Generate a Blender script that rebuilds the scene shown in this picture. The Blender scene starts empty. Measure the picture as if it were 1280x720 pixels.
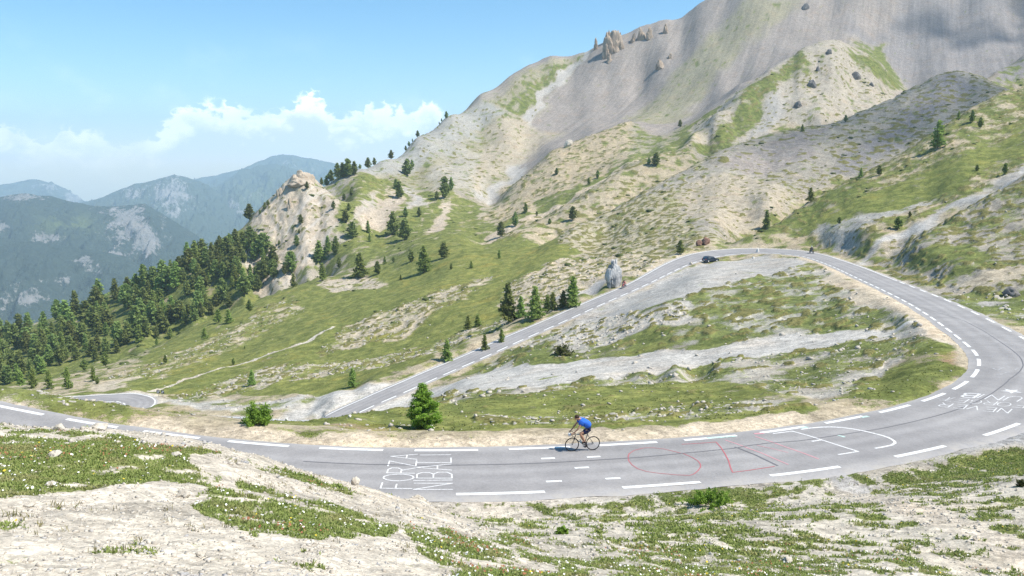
import bpy, bmesh, math, random
import numpy as np
from mathutils import Vector, Matrix, Quaternion

random.seed(7)
rng = np.random.default_rng(11)
scene = bpy.context.scene
COL = scene.collection

# ------------------------------------------------------------------ survey helpers
# All positions in this file are metres with the photographer's eye at the origin
# (y = ahead, x = right, z = up).  The valley was surveyed from that spot with a
# theodolite-like helper: a sight line (column, row of a 1280x720 view) + distance.
FOC = 1005.0
PITCH = math.atan(160.0 / FOC)
CP, SP = math.cos(PITCH), math.sin(PITCH)

def sight(px, py):
    a = (px - 640.0) / FOC
    b = (360.0 - py) / FOC
    ry = CP + b * SP
    return a / ry, (-SP + b * CP) / ry          # x/y and z/y of the sight line

def spot(px, py, d):
    u, t = sight(px, py)
    return (u * d, d, t * d)

def spot_z(px, py, z):
    u, t = sight(px, py)
    d = z / t
    return (u * d, d, z)

# ------------------------------------------------------------------ noise
_perm = rng.permutation(256).astype(np.int32)
_perm = np.concatenate([_perm, _perm, _perm])
_g2 = np.stack([np.cos(np.arange(256) * 2.399963), np.sin(np.arange(256) * 2.399963)], 1).astype(np.float32)
_g3 = rng.normal(size=(256, 3)); _g3 = (_g3 / np.linalg.norm(_g3, axis=1)[:, None]).astype(np.float32)

def perlin2(x, y):
    xi = np.floor(x); yi = np.floor(y)
    fx = (x - xi).astype(np.float32); fy = (y - yi).astype(np.float32)
    X = xi.astype(np.int64) & 255; Y = yi.astype(np.int64) & 255
    ux = fx * fx * fx * (fx * (fx * 6 - 15) + 10); uy = fy * fy * fy * (fy * (fy * 6 - 15) + 10)
    def g(ix, iy, dx, dy):
        h = _perm[_perm[ix & 255] + (iy & 255)]
        return _g2[h, 0] * dx + _g2[h, 1] * dy
    a = g(X, Y, fx, fy); b = g(X + 1, Y, fx - 1, fy); c = g(X, Y + 1, fx, fy - 1); d = g(X + 1, Y + 1, fx - 1, fy - 1)
    return ((a + ux * (b - a)) + uy * ((c + ux * (d - c)) - (a + ux * (b - a)))) * 1.5

def perlin3(x, y, z):
    xi = np.floor(x); yi = np.floor(y); zi = np.floor(z)
    fx = (x - xi).astype(np.float32); fy = (y - yi).astype(np.float32); fz = (z - zi).astype(np.float32)
    X = xi.astype(np.int64) & 255; Y = yi.astype(np.int64) & 255; Z = zi.astype(np.int64) & 255
    s = lambda f: f * f * f * (f * (f * 6 - 15) + 10)
    ux, uy, uz = s(fx), s(fy), s(fz)
    def g(i, j, k, dx, dy, dz):
        h = _perm[_perm[_perm[(X + i) & 255] + ((Y + j) & 255)] + ((Z + k) & 255)]
        return _g3[h, 0] * dx + _g3[h, 1] * dy + _g3[h, 2] * dz
    r = 0
    lo = []
    for k in (0, 1):
        a = g(0, 0, k, fx, fy, fz - k); b = g(1, 0, k, fx - 1, fy, fz - k)
        c = g(0, 1, k, fx, fy - 1, fz - k); d = g(1, 1, k, fx - 1, fy - 1, fz - k)
        lo.append((a + ux * (b - a)) * (1 - uy) + (c + ux * (d - c)) * uy)
    return (lo[0] * (1 - uz) + lo[1] * uz) * 1.6

def fbm2(x, y, oct=4, gain=0.5, lac=2.03):
    r = 0; a = 1; n = 0
    for o in range(oct):
        r = r + a * perlin2(x + 17.3 * o, y - 9.1 * o); n += a
        x = x * lac; y = y * lac; a *= gain
    return r / n

def ridged2(x, y, oct=4):
    r = 0; a = 1; n = 0
    for o in range(oct):
        r = r + a * (1 - np.abs(perlin2(x + 31.7 * o, y + 5.2 * o)) * 1.6); n += a
        x = x * 2.07; y = y * 2.07; a *= 0.5
    return r / n

def sstep(a, b, x):
    t = np.clip((x - a) / (b - a), 0, 1)
    return t * t * (3 - 2 * t)

# ------------------------------------------------------------------ road centre lines
# left edge marking of the upper road: sight lines with levelled heights
EDGE_PTS = [(-420, 438, -11.0), (-300, 455, -11.2), (-100, 488, -11.8), (7, 509, -12.1), (62, 521, -12.3), (165, 538, -12.55), (272, 551, -12.75),
            (330, 557, -12.85), (440, 563, -13.0), (560, 564, -13.1), (680, 560.5, -13.2), (785, 555, -13.3), (885, 549, -13.4),
            (975, 539, -13.5), (1057, 525, -13.6), (1120, 512, -13.7), (1170, 497, -13.8), (1205, 482, -13.9), (1222, 467, -14.0),
            (1226, 454, -14.15), (1221, 441, -14.4), (1205, 428, -14.8), (1185, 412, -15.3), (1160, 394, -16.0), (1130, 376, -16.9),
            (1100, 361, -17.8), (1070, 347, -18.9), (1040, 333, -20.2), (1010, 322, -21.4), (990, 318.5, -22.0), (960, 316, -22.5),
            (930, 316.5, -23.0), (905, 319, -23.4), (885, 323, -23.9), (862, 330, -24.6), (840, 340, -25.4), (815, 352.5, -26.3), (790, 364, -27.2),
            (760, 377, -28.2), (700, 404, -30.0), (650, 426, -31.4), (600, 449, -32.6), (560, 466, -33.4), (500, 493, -34.5),
            (450, 514, -35.3), (400, 535, -36.1)]
P = [spot_z(*p) for p in EDGE_PTS] + [(-45, 112, -38.0), (-75, 117, -40.4), (-110, 125, -43.0)]
P = np.array(P)

def smooth_path(P, step=0.5, sig=3.0):
    # Catmull-Rom, resample, then a light blur
    out = []
    n = len(P)
    for i in range(n - 1):
        p0 = P[max(i - 1, 0)]; p1 = P[i]; p2 = P[i + 1]; p3 = P[min(i + 2, n - 1)]
        m = max(4, int(np.linalg.norm(p2 - p1) / 0.2))
        for k in range(m):
            s = k / m
            out.append(0.5 * ((2 * p1) + (-p0 + p2) * s + (2 * p0 - 5 * p1 + 4 * p2 - p3) * s * s + (-p0 + 3 * p1 - 3 * p2 + p3) * s ** 3))
    out.append(P[-1]); out = np.array(out)
    L = np.concatenate([[0], np.cumsum(np.linalg.norm(np.diff(out[:, :2], axis=0), axis=1))])
    S = np.arange(0, L[-1], step)
    R = np.stack([np.interp(S, L, out[:, k]) for k in range(3)], 1)
    w = int(sig * 3 / step)
    ker = np.exp(-0.5 * (np.arange(-w, w + 1) * step / sig) ** 2); ker /= ker.sum()
    Rp = np.concatenate([R[:1] + (R[:1] - R[1:2]) * np.arange(w, 0, -1)[:, None], R, R[-1:] + (R[-1:] - R[-2:-1]) * np.arange(1, w + 1)[:, None]])
    return np.stack([np.convolve(Rp[:, k], ker, 'valid') for k in range(3)], 1), S

EDGE, S_EDGE = smooth_path(P)
_tan = np.gradient(EDGE[:, :2], axis=0); _tan /= np.linalg.norm(_tan, axis=1)[:, None]
NRM = np.stack([_tan[:, 1], -_tan[:, 0]], 1)        # to the right of travel
TANG = _tan
_ang = np.unwrap(np.arctan2(_tan[:, 1], _tan[:, 0]))
_curv = np.gradient(_ang) / 0.5
_k = np.ones(31) / 31
CURV = np.convolve(np.pad(_curv, 15, 'edge'), _k, 'valid')
BANK = np.clip(CURV * 1.6, -0.02, 0.075)             # cross slope, right side higher in left-hand bends
# width of the carriageway right of the edge line (to the other edge line)
def seg_width(p):
    x, y = p
    return 5.4
_i = np.arange(len(CURV)); I_LOW = int(np.argmin(np.hypot(EDGE[:, 0] - 39.0, EDGE[:, 1] - 188.0)))
WID = 5.3 + 1.3 * sstep(0.03, 0.08, CURV) - 1.45 * sstep(I_LOW - 30, I_LOW + 50, _i)
BANK = BANK - 0.02 * sstep(I_LOW, I_LOW + 60, _i)
WID = np.convolve(np.pad(WID, 20, 'edge'), np.ones(41) / 41, 'valid')

def road_pt(i, off, dz=0.0):
    i = float(i); a = int(max(0, min(len(EDGE) - 2, math.floor(i)))); f = i - a
    e = EDGE[a] * (1 - f) + EDGE[a + 1] * f
    n = NRM[a] * (1 - f) + NRM[a + 1] * f
    b = BANK[a] * (1 - f) + BANK[a + 1] * f
    return (e[0] + n[0] * off, e[1] + n[1] * off, e[2] + b * off + dz)

# lower hairpin, a U that opens to the left
HC = np.array([-70.2, 133.0]); HZ = -41.8
HP = [(-112, HC[1] - 5.4, HZ - 1.2), (-88, HC[1] - 5.4, HZ - .4)]
for k in range(0, 13):
    a = -math.pi / 2 + math.pi * k / 12
    HP.append((HC[0] + 5.4 * math.cos(a) * 1.1, HC[1] + 5.4 * math.sin(a), HZ))
HP += [(-88, HC[1] + 4.4, HZ - .9), (-112, HC[1] + 2.4, HZ - 2.4)]
HAIR, S_HAIR = smooth_path(np.array(HP), 0.5, 0.8)
_t = np.gradient(HAIR[:, :2], axis=0); _t /= np.linalg.norm(_t, axis=1)[:, None]
HNRM = np.stack([_t[:, 1], -_t[:, 0]], 1)

# ------------------------------------------------------------------ terrain survey
CTRL = []            # (u, ln d, t)
def line(pts, step=26):
    for (a, b) in zip(pts[:-1], pts[1:]):
        n = max(1, int(math.hypot(b[0] - a[0], b[1] - a[1]) / step))
        for k in range(n):
            f = k / n
            ld = math.log(a[2]) * (1 - f) + math.log(b[2]) * f
            u, t = sight(a[0] * (1 - f) + b[0] * f, a[1] * (1 - f) + b[1] * f)
            CTRL.append((u, ld, t))
    u, t = sight(pts[-1][0], pts[-1][1]); CTRL.append((u, math.log(pts[-1][2]), t))
def pts(*ps):
    for p in ps:
        u, t = sight(p[0], p[1]); CTRL.append((u, math.log(p[2]), t))
def crest(ps, drop=16, back=1.09, step=26):
    line(ps, step)
    line([(x, y + drop, d * back) for x, y, d in ps], step)

# under the photographer's feet
for d, z in ((0.6, -1.66), (1.2, -1.75), (2.2, -1.98), (3.5, -2.35)):
    for u in np.linspace(-1.9, 1.9, 9):
        CTRL.append((u, math.log(d), (z - 0.10 * u * d) / d))
# knoll in front
line([(-700, 600, 5.2), (-300, 690, 5.2), (0, 718, 5.4), (300, 720, 6.0), (560, 722, 7.4), (760, 724, 9.6), (1000, 722, 12.5), (1280, 720, 14.5), (1700, 690, 16)], 60)
line([(-300, 615, 8.0), (0, 632, 8.2), (250, 640, 9.0), (400, 648, 10.2), (540, 668, 11.2), (640, 690, 11.2)], 50)
line([(-300, 560, 11.5), (0, 578, 11.2), (150, 582, 11.4), (280, 598, 11.8), (400, 620, 13), (520, 645, 15), (600, 668, 14.6)], 50)
line([(-350, 505, 16), (-100, 525, 15.5), (0, 534, 15), (150, 540, 15), (230, 549, 15.4), (330, 573, 17), (400, 595, 19), (460, 611, 22), (520, 622, 26)], 40)
line([(-100, 556, 22), (0, 562, 22), (150, 572, 22), (260, 588, 22.5), (340, 604, 24), (410, 617, 26)], 50)
line([(640, 650, 20), (720, 655, 19), (820, 650, 20.5), (900, 645, 21.5), (1060, 640, 22.5), (1200, 622, 25), (1280, 606, 26.5), (1500, 560, 29)], 50)
line([(690, 688, 13.5), (860, 690, 15), (1060, 685, 17), (1280, 660, 19), (1500, 620, 22)], 60)

# road benches (both verges)
i = 0
while i < len(EDGE):
    x, y, z = road_pt(i, 2.7)
    for off in (-2.2, 2.7, 7.6):
        x, y, z = road_pt(i, off)
        CTRL.append((x / y, math.log(y), z / y))
    i += max(2, int(0.032 * y / 0.5))
for i in range(0, len(HAIR), 7):
    x, y, z = HAIR[i]; CTRL.append((x / y, math.log(y), z / y))

# bank beyond the shoulder, inside of the bend
line([(-100, 474, 45), (0, 486, 44), (60, 494, 43), (110, 502, 42), (160, 508, 42), (220, 515, 42), (300, 524, 42.5), (400, 529, 43), (470, 532, 43.5), (560, 536, 43)], 40)
line([(-100, 500, 52), (0, 512, 52), (110, 524, 50), (220, 534, 50), (300, 538, 52), (400, 536, 53)], 40)
line([(-100, 520, 80), (60, 530, 80), (200, 542, 78), (320, 545, 80), (400, 545, 85)], 60)
line([(470, 527, 47), (560, 527, 47.5), (640, 529, 47), (720, 528, 46.5), (800, 522, 46.5), (880, 515, 47), (950, 508, 48), (1020, 500, 49)], 40)
crest([(400, 524, 47), (440, 517, 50), (500, 512, 54), (560, 505, 58), (600, 498, 62), (700, 487.5, 66), (780, 482, 68), (860, 477, 69)], 3, 1.07, 30)
line([(520, 506, 82), (600, 490, 80), (700, 478, 77), (800, 470, 75.5), (900, 460, 74), (1000, 444, 74), (1080, 430, 72)], 40)
line([(580, 474, 108), (640, 464, 104), (700, 455, 101), (850, 438, 93), (1000, 420, 88), (1120, 405, 82)], 40)
pts((1000, 470, 63), (1080, 460, 62), (1140, 440, 63), (1100, 480, 54), (1010, 485, 56), (930, 490, 56), (850, 500, 56))
pts((650, 442, 119), (700, 430, 118), (760, 405, 132), (830, 420, 104), (830, 385, 124), (900, 395, 110), (960, 390, 108), (900, 365, 132), (1000, 375, 113),
    (980, 350, 138), (1040, 360, 120), (1060, 385, 98), (1090, 385, 94), (930, 338, 162), (870, 345, 158), (800, 380, 142), (900, 330, 182))

# turn-out and meadow left of the lower road
pts((405, 500, 120.8), (445, 488, 124), (372, 505, 121), (340, 506, 123), (290, 507, 126.5), (245, 506, 131))
line([(-200, 520, 165), (60, 500, 160), (130, 490, 158), (200, 488, 156), (300, 482, 150), (400, 472, 146), (480, 458, 146), (560, 440, 148), (620, 420, 152), (680, 396, 160), (740, 374, 172), (800, 345, 190), (840, 325, 205)], 40)
line([(300, 462, 176), (380, 452, 172), (450, 449, 168), (520, 435, 170), (600, 408, 174), (650, 385, 182)], 40)
pts((130, 478, 185), (200, 466, 190), (260, 452, 195), (340, 436, 200), (400, 443, 186), (440, 432, 190), (500, 421, 190))
line([(400, 415, 208), (460, 395, 218), (520, 370, 232), (580, 352, 244)], 40)
pts((560, 385, 205), (620, 372, 205), (250, 440, 225), (330, 415, 240), (400, 392, 255), (470, 370, 265), (520, 352, 280), (640, 338, 250), (700, 318, 252), (660, 350, 215), (700, 345, 212), (740, 335, 218), (780, 318, 232))
crest([(-250, 520, 210), (-80, 500, 225), (40, 482, 240), (100, 466, 262), (150, 450, 285), (200, 431, 305), (260, 402, 322), (330, 372, 338), (400, 347, 350)], 10, 1.06, 30)
pts((450, 350, 315), (500, 330, 325), (560, 325, 300), (620, 312, 310), (440, 335, 345), (520, 310, 345), (580, 300, 345))

# forested spur on the left
line([(-400, 520, 300), (-200, 490, 320), (0, 470, 318), (60, 456, 322), (120, 434, 335), (180, 412, 345), (240, 385, 356), (300, 362, 366)], 40)
line([(-400, 500, 380), (-200, 465, 375), (0, 440, 372), (60, 424, 375), (120, 400, 380), (180, 372, 384), (240, 346, 388), (300, 322, 394)], 40)
crest([(-400, 480, 470), (-200, 450, 460), (0, 418, 445), (60, 398, 440), (120, 374, 434), (180, 345, 428), (230, 322, 424), (280, 298, 424), (305, 284, 424)], 40, 1.2, 30)
# pale rock peak
crest([(305, 284, 424), (320, 266, 430), (338, 250, 434), (355, 232, 438), (368, 222, 441), (382, 220, 441), (396, 227, 439), (410, 238, 436), (426, 250, 434)], 14, 1.07, 14)
line([(310, 345, 388), (335, 362, 374), (360, 352, 372), (390, 332, 378), (415, 312, 388), (430, 295, 398), (440, 275, 414), (445, 255, 432)], 20)
pts((335, 310, 402), (345, 285, 414), (375, 290, 404), (370, 255, 424), (400, 265, 420), (405, 290, 400), (360, 320, 392))
# saddle and lower mountain
line([(445, 240, 470), (470, 262, 445), (500, 268, 435), (540, 268, 440), (580, 262, 460), (600, 246, 505)], 25)
pts((440, 300, 392), (470, 300, 395), (500, 295, 398), (540, 290, 402), (580, 285, 405), (470, 320, 365), (470, 280, 425), (520, 280, 420))
# sky line of the left mountain
crest([(398, 236, 490), (425, 224, 505), (450, 212, 530), (480, 199, 565), (520, 172, 630), (560, 145, 690), (600, 118, 745), (640, 94, 790), (690, 71, 830), (728, 66, 850)], 60, 1.2, 25)
pts((520, 215, 560), (560, 200, 590), (600, 200, 600), (560, 235, 500), (520, 240, 500), (600, 160, 680), (640, 140, 710), (640, 175, 640), (680, 105, 780), (480, 225, 520))
line([(733, 66, 850), (712, 95, 800), (690, 128, 745), (668, 158, 690), (655, 180, 650), (640, 205, 600), (618, 238, 530), (600, 250, 498)], 20)
crest([(745, 58, 845), (770, 48, 835), (800, 36, 840), (830, 26, 845), (870, 8, 855), (890, -4, 860), (930, -30, 875), (1000, -70, 900), (1100, -125, 930), (1280, -175, 960), (1500, -230, 990), (1900, -300, 1010)], 50, 1.15, 40)
pts((760, 110, 760), (720, 150, 700), (700, 170, 655), (800, 100, 770), (850, 60, 790), (800, 140, 680), (760, 140, 705), (850, 110, 700), (900, 40, 780), (900, 85, 700))
line([(650, 222, 555), (690, 186, 590), (740, 162, 625), (790, 150, 640), (840, 150, 620), (880, 135, 630), (920, 106, 660), (960, 76, 690), (1000, 54, 715), (1035, 42, 735), (1090, 45, 745), (1140, 90, 690)], 30)
pts((980, 20, 770), (1040, 0, 800), (1130, 20, 780), (1200, 0, 800), (1200, 60, 720), (1280, 10, 790), (1280, 50, 720), (1240, 80, 670), (1180, 90, 660), (1400, 0, 780), (1600, -40, 800))
# tan spur A
crest([(612, 258, 480), (640, 232, 500), (690, 190, 530), (740, 168, 555), (785, 152, 575)], 3, 1.05, 20)
line([(640, 262, 440), (690, 236, 455), (740, 214, 475), (785, 190, 495), (820, 175, 520)], 25)
line([(615, 292, 385), (660, 268, 405), (700, 248, 425), (745, 226, 445), (790, 197, 470), (830, 186, 485), (855, 172, 500), (890, 138, 540), (925, 106, 580)], 25)
# spur B up to hill C
crest([(600, 308, 340), (620, 300, 348), (645, 288, 360), (682, 272, 376), (707, 257, 390), (740, 236, 408), (775, 213, 428), (800, 201, 440), (853, 182, 462), (866, 166, 476), (895, 141, 500), (923, 113, 525), (960, 86, 548), (1000, 62, 568), (1020, 52, 578), (1036, 49, 582), (1055, 52, 586), (1080, 64, 592), (1105, 82, 600), (1128, 108, 606)], 4, 1.035, 20)
pts((880, 185, 468), (920, 160, 485), (950, 130, 510), (985, 95, 540), (1000, 130, 505), (1020, 95, 540), (1045, 120, 515), (1070, 95, 555), (1085, 120, 530), (1110, 115, 565), (960, 170, 470), (1020, 155, 475), (1140, 118, 600))
line([(720, 290, 335), (755, 275, 345), (800, 252, 365), (850, 228, 385), (900, 205, 405)], 30)
# ridge D
crest([(690, 300, 292), (707, 291, 300), (725, 279, 308), (755, 265, 322), (800, 243, 342), (840, 221, 362), (880, 201, 382), (920, 183, 402), (970, 164, 424), (993, 161, 430), (1041, 154, 438), (1103, 129, 450), (1134, 114, 455), (1167, 98, 460), (1190, 92, 461), (1206, 91, 460), (1226, 96, 456), (1257, 111, 447), (1320, 140, 430)], 12, 1.08, 20)
pts((740, 310, 270), (760, 295, 285), (800, 290, 270), (830, 270, 285), (860, 290, 245), (870, 250, 305), (900, 275, 262), (930, 240, 310), (960, 255, 280), (1000, 215, 335), (960, 210, 350),
    (1050, 190, 360), (1100, 165, 390), (1150, 150, 400), (1200, 130, 415), (900, 298, 225), (860, 308, 215), (1160, 120, 430), (1210, 110, 435))
# ridge G far right
crest([(1228, 100, 520), (1250, 86, 530), (1280, 68, 545), (1350, 30, 560), (1600, -30, 580)], 12, 1.08, 25)
# spur E right
crest([(925, 299, 212), (968, 282, 224), (1013, 251, 240), (1072, 221, 255), (1114, 200, 265), (1162, 170, 278), (1181, 156, 283), (1215, 135, 291), (1252, 115, 300), (1280, 108, 306), (1400, 60, 330), (1700, -40, 360)], 22, 1.13, 22)
pts((1000, 285, 215), (1050, 275, 205), (1040, 295, 192), (1100, 250, 212), (1130, 225, 225), (1200, 210, 215), (1160, 245, 205), (1280, 180, 225), (1240, 165, 250), (1280, 140, 265), (1400, 130, 250), (1070, 300, 178), (1600, 60, 280))
line([(1086, 324, 160), (1110, 308, 168), (1150, 280, 176), (1200, 254, 186), (1240, 234, 193), (1280, 210, 200), (1400, 160, 215)], 30)
crest([(1112, 324, 154), (1140, 302, 156), (1170, 283, 160), (1200, 264, 168), (1240, 241, 175), (1280, 218, 182), (1400, 168, 195)], 4, 1.04, 25)
pts((1145, 328, 134), (1180, 320, 132), (1230, 310, 132), (1280, 300, 132), (1280, 262, 152), (1200, 290, 150), (1180, 345, 112), (1230, 345, 108), (1280, 340, 106), (1220, 370, 98), (1280, 375, 92), (1270, 358, 100), (1400, 330, 110), (1400, 400, 80), (1500, 300, 130), (1600, 200, 190))
# far behind the sky line
for px in range(-600, 2000, 100):
    sky = np.interp(px, [-600, 0, 300, 420, 730, 900, 1280, 2000], [560, 520, 420, 330, 170, 90, -40, -120])
    pts((px, sky + 60, 1150), (px, sky + 110, 1400))
for px in range(-600, 420, 100):
    pts((px, np.interp(px, [-600, 0, 300, 420], [560, 520, 440, 360]), 640), (px, np.interp(px, [-600, 0, 300, 420], [560, 530, 460, 380]), 850))

CT = np.array(CTRL)
KU, KL = 10.05, 2.6
q = np.stack([CT[:, 0] * KU, CT[:, 1] * KL], 1)
# merge control points that nearly coincide
keep = []
cell = {}
for i in range(len(q)):
    key = (round(q[i, 0] / 0.06), round(q[i, 1] / 0.03))
    if key in cell: continue
    cell[key] = 1; keep.append(i)
q = q[keep]; tv = CT[keep, 2] * 10.05
C2 = 0.10 ** 2
def kern(a, b):
    return np.sqrt(((a[:, None, :] - b[None, :, :]) ** 2).sum(2) + C2)
N = len(q)
A = np.zeros((N + 1, N + 1)); A[:N, :N] = kern(q, q) - np.eye(N) * 0.004
A[:N, N] = 1; A[N, :N] = 1
sol = np.linalg.solve(A, np.concatenate([tv, [0]]))
W_, c0 = sol[:N], sol[N]

# coarse perspective-plan grid
NUc, NDc = 300, 340
uu_c = np.sinh(np.linspace(-1, 1, NUc) * 1.6) / math.sinh(1.6) * 1.9
D0, D1 = 0.6, 1400.0
ld_c = np.linspace(math.log(D0), math.log(D1), NDc)
Tc = np.zeros((NDc, NUc))
gu = uu_c * KU
for j in range(NDc):
    pq = np.stack([gu, np.full(NUc, ld_c[j] * KL)], 1)
    Tc[j] = (kern(pq, q) @ W_ + c0) / 10.05

def bicub(T, gx, gy):
    """cubic interpolation of T at fractional grid positions (gy rows, gx columns)"""
    ny, nx = T.shape
    ix = np.clip(np.floor(gx).astype(int), 1, nx - 3); fx = np.clip(gx - ix, -1, 2)
    iy = np.clip(np.floor(gy).astype(int), 1, ny - 3); fy = np.clip(gy - iy, -1, 2)
    def w(f):
        return [-0.5 * f + f * f - 0.5 * f ** 3, 1 - 2.5 * f * f + 1.5 * f ** 3, 0.5 * f + 2 * f * f - 1.5 * f ** 3, -0.5 * f * f + 0.5 * f ** 3]
    wx, wy = w(fx), w(fy)
    r = 0
    for a in range(4):
        for b in range(4):
            r = r + T[iy + a - 1, ix + b - 1] * wx[b] * wy[a]
    return r
_us = math.sinh(1.6)
def base_t(u, ld):
    gx = (np.arcsinh(np.clip(u, -1.9, 1.9) / 1.9 * _us) / 1.6 + 1) / 2 * (NUc - 1)
    gy = (ld - ld_c[0]) / (ld_c[1] - ld_c[0])
    return bicub(Tc, gx, gy)

# fine grid
import os
QUICK = False
NU, ND = (1120, 1300)
_s = np.linspace(-1, 1, NU)
uu = np.where(np.abs(_s) < 0.8, _s / 0.8 * 0.72, np.sign(_s) * (0.72 + (np.abs(_s) - 0.8) / 0.2 * 1.1 * (0.5 + 2.5 * (np.abs(_s) - 0.8))))
# rows: denser where the ground is seen at a shallow angle
_k = np.linspace(0, 1, ND)
_ld_knots = np.array([D0, 4, 9, 20, 45, 110, 260, 600, 900, 1400])
_row_knots = np.array([0, 60, 190, 320, 470, 660, 900, 1190, 1270, 1300]) / 1300.0
ldv = np.interp(_k, _row_knots, np.log(_ld_knots))
ldv = np.convolve(np.pad(ldv, 20, mode='reflect', reflect_type='odd'), np.ones(41) / 41, 'valid')
U, LD = np.meshgrid(uu, ldv)
Yg = np.exp(LD); Xg = U * Yg
Zg = base_t(U, LD) * Yg

# ------------------------------------------------------------------ roads cut into the slope
def road_raster(path, nrm, x0, x1, y0, y1, res, bank=None):
    xs = np.arange(x0, x1, res); ys = np.arange(y0, y1, res)
    GX, GY = np.meshgrid(xs, ys)
    best = np.full(GX.shape, 1e9); idx = np.zeros(GX.shape, int)
    for i in range(0, len(path), 2):
        d2 = (GX - path[i, 0]) ** 2 + (GY - path[i, 1]) ** 2
        m = d2 < best
        best[m] = d2[m]; idx[m] = i
    dx = GX - path[idx, 0]; dy = GY - path[idx, 1]
    off = dx * nrm[idx, 0] + dy * nrm[idx, 1]
    along = dx * nrm[idx, 1] * -1 + dy * nrm[idx, 0]
    off = np.where(np.sqrt(best) > np.abs(off) + 1.5, np.sign(off) * np.sqrt(best), off)
    z = path[idx, 2].copy()
    if bank is not None: z = z + bank[idx] * np.clip(off, -1.5, 8)
    return dict(x0=x0, y0=y0, res=res, off=off, z=z, idx=idx, n=GX.shape)
def raster_get(R, key, X, Y, fill):
    gx = (X - R['x0']) / R['res']; gy = (Y - R['y0']) / R['res']
    ny, nx = R['n']
    ok = (gx >= 0) & (gx < nx - 1.001) & (gy >= 0) & (gy < ny - 1.001)
    out = np.full(X.shape, fill, float)
    ix = gx[ok].astype(int); iy = gy[ok].astype(int); fx = gx[ok] - ix; fy = gy[ok] - iy
    T = R[key]
    out[ok] = (T[iy, ix] * (1 - fx) + T[iy, ix + 1] * fx) * (1 - fy) + (T[iy + 1, ix] * (1 - fx) + T[iy + 1, ix + 1] * fx) * fy
    return out
RR = road_raster(EDGE, NRM, -125, 95, 24, 222, 0.4, BANK)
HR = road_raster(HAIR, HNRM, -120, -45, 118, 152, 0.4)
R_OFF = raster_get(RR, 'off', Xg, Yg, 99.0); R_Z = raster_get(RR, 'z', Xg, Yg, 0.0)
R_IDX = raster_get(RR, 'idx', Xg, Yg, -1.0)
H_OFF = raster_get(HR, 'off', Xg, Yg, 99.0); H_Z = raster_get(HR, 'z', Xg, Yg, 0.0)
RWID = WID[np.clip(R_IDX.astype(int), 0, len(WID) - 1)]
d_l = -R_OFF; d_r = R_OFF - RWID                 # distance outside the edge lines
dout = np.maximum(d_l, d_r)
near_sec = (R_IDX >= 0) & (R_IDX < 260)
wb = np.where(near_sec & (d_r > d_l), 3.2, 3.0)
wb = np.where((d_r > d_l) & (R_IDX > 200) & (R_IDX < 560) & (Yg > 80), 8.0, wb)
Wr = 1 - sstep(0.95, 0.95 + wb, dout)
verge = 0.12 * sstep(1.0, 2.6, d_l)
Zg = Zg * (1 - Wr) + (R_Z - 0.09 * sstep(1.5, 0.4, dout)) * Wr
Wh = 1 - sstep(3.4, 6.2, np.abs(H_OFF))
Zg = Zg * (1 - Wh) + (H_Z - 0.09) * Wh
Wroad = np.maximum(1 - sstep(0.5, 2.2, dout), 1 - sstep(2.9, 4.4, np.abs(H_OFF)))

# ------------------------------------------------------------------ sight line -> ground
Tg = Zg / Yg
def ground_hit(px, py, dmin=0.0, dmax=1e9):
    u, t = sight(px, py)
    i = float(np.interp(u, uu, np.arange(NU))); a = int(min(i, NU - 2)); f = i - a
    col = Tg[:, a] * (1 - f) + Tg[:, a + 1] * f
    j0 = int(np.searchsorted(ldv, math.log(max(dmin, D0)))); j1 = int(np.searchsorted(ldv, math.log(min(dmax, D1))))
    j1 = max(j1, j0 + 2); seg = col[j0:j1]
    k = np.nonzero(seg >= t)[0]
    if len(k) == 0: j = j0 + int(np.argmax(seg)); ld = ldv[j]; tz = col[j]
    else:
        j = j0 + int(k[0])
        if k[0] == 0: ld = ldv[j]; tz = col[j]
        else:
            g = (t - col[j - 1]) / max(1e-9, col[j] - col[j - 1]); ld = ldv[j - 1] * (1 - g) + ldv[j] * g; tz = t
    d = math.exp(ld)
    return (u * d, d, tz * d)
def ground_z(x, y):
    u = x / y
    i = float(np.interp(u, uu, np.arange(NU))); a = int(min(i, NU - 2)); f = i - a
    j = float(np.interp(math.log(y), ldv, np.arange(ND))); b = int(min(j, ND - 2)); g = j - b
    return float((Zg[b, a] * (1 - f) + Zg[b, a + 1] * f) * (1 - g) + (Zg[b + 1, a] * (1 - f) + Zg[b + 1, a + 1] * f) * g)

# ------------------------------------------------------------------ ground cover survey (plan polygons)
SAND = (0.52, 0.46, 0.375); TAN = (0.375, 0.315, 0.22); GRAV = (0.38, 0.355, 0.325); PALE = (0.45, 0.425, 0.385)
SCREE = (0.268, 0.236, 0.21); SCREEB = (0.23, 0.213, 0.205); OLIVE = (0.275, 0.25, 0.175); PEAK = (0.415, 0.35, 0.272); GTAN = (0.30, 0.27, 0.222)
sh = Xg.shape
SOIL = np.empty(sh + (3,), np.float32); SOIL[:] = TAN
GRASS = np.full(sh, 0.45, np.float32); TUFT = np.zeros(sh, np.float32); SPECK = np.zeros(sh, np.float32)
MEAD = np.zeros(sh, np.float32); STREAK = np.zeros(sh, np.float32); ROCK = np.zeros(sh, np.float32)
lnx = U; lny = LD * 1.0
wx = fbm2(Xg / Yg * 14, LD * 9, 4) ; wy = fbm2(Xg / Yg * 14 + 50, LD * 9 + 20, 4)
WX = Xg + wx * 0.030 * Yg; WY = Yg + wy * 0.05 * Yg

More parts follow.
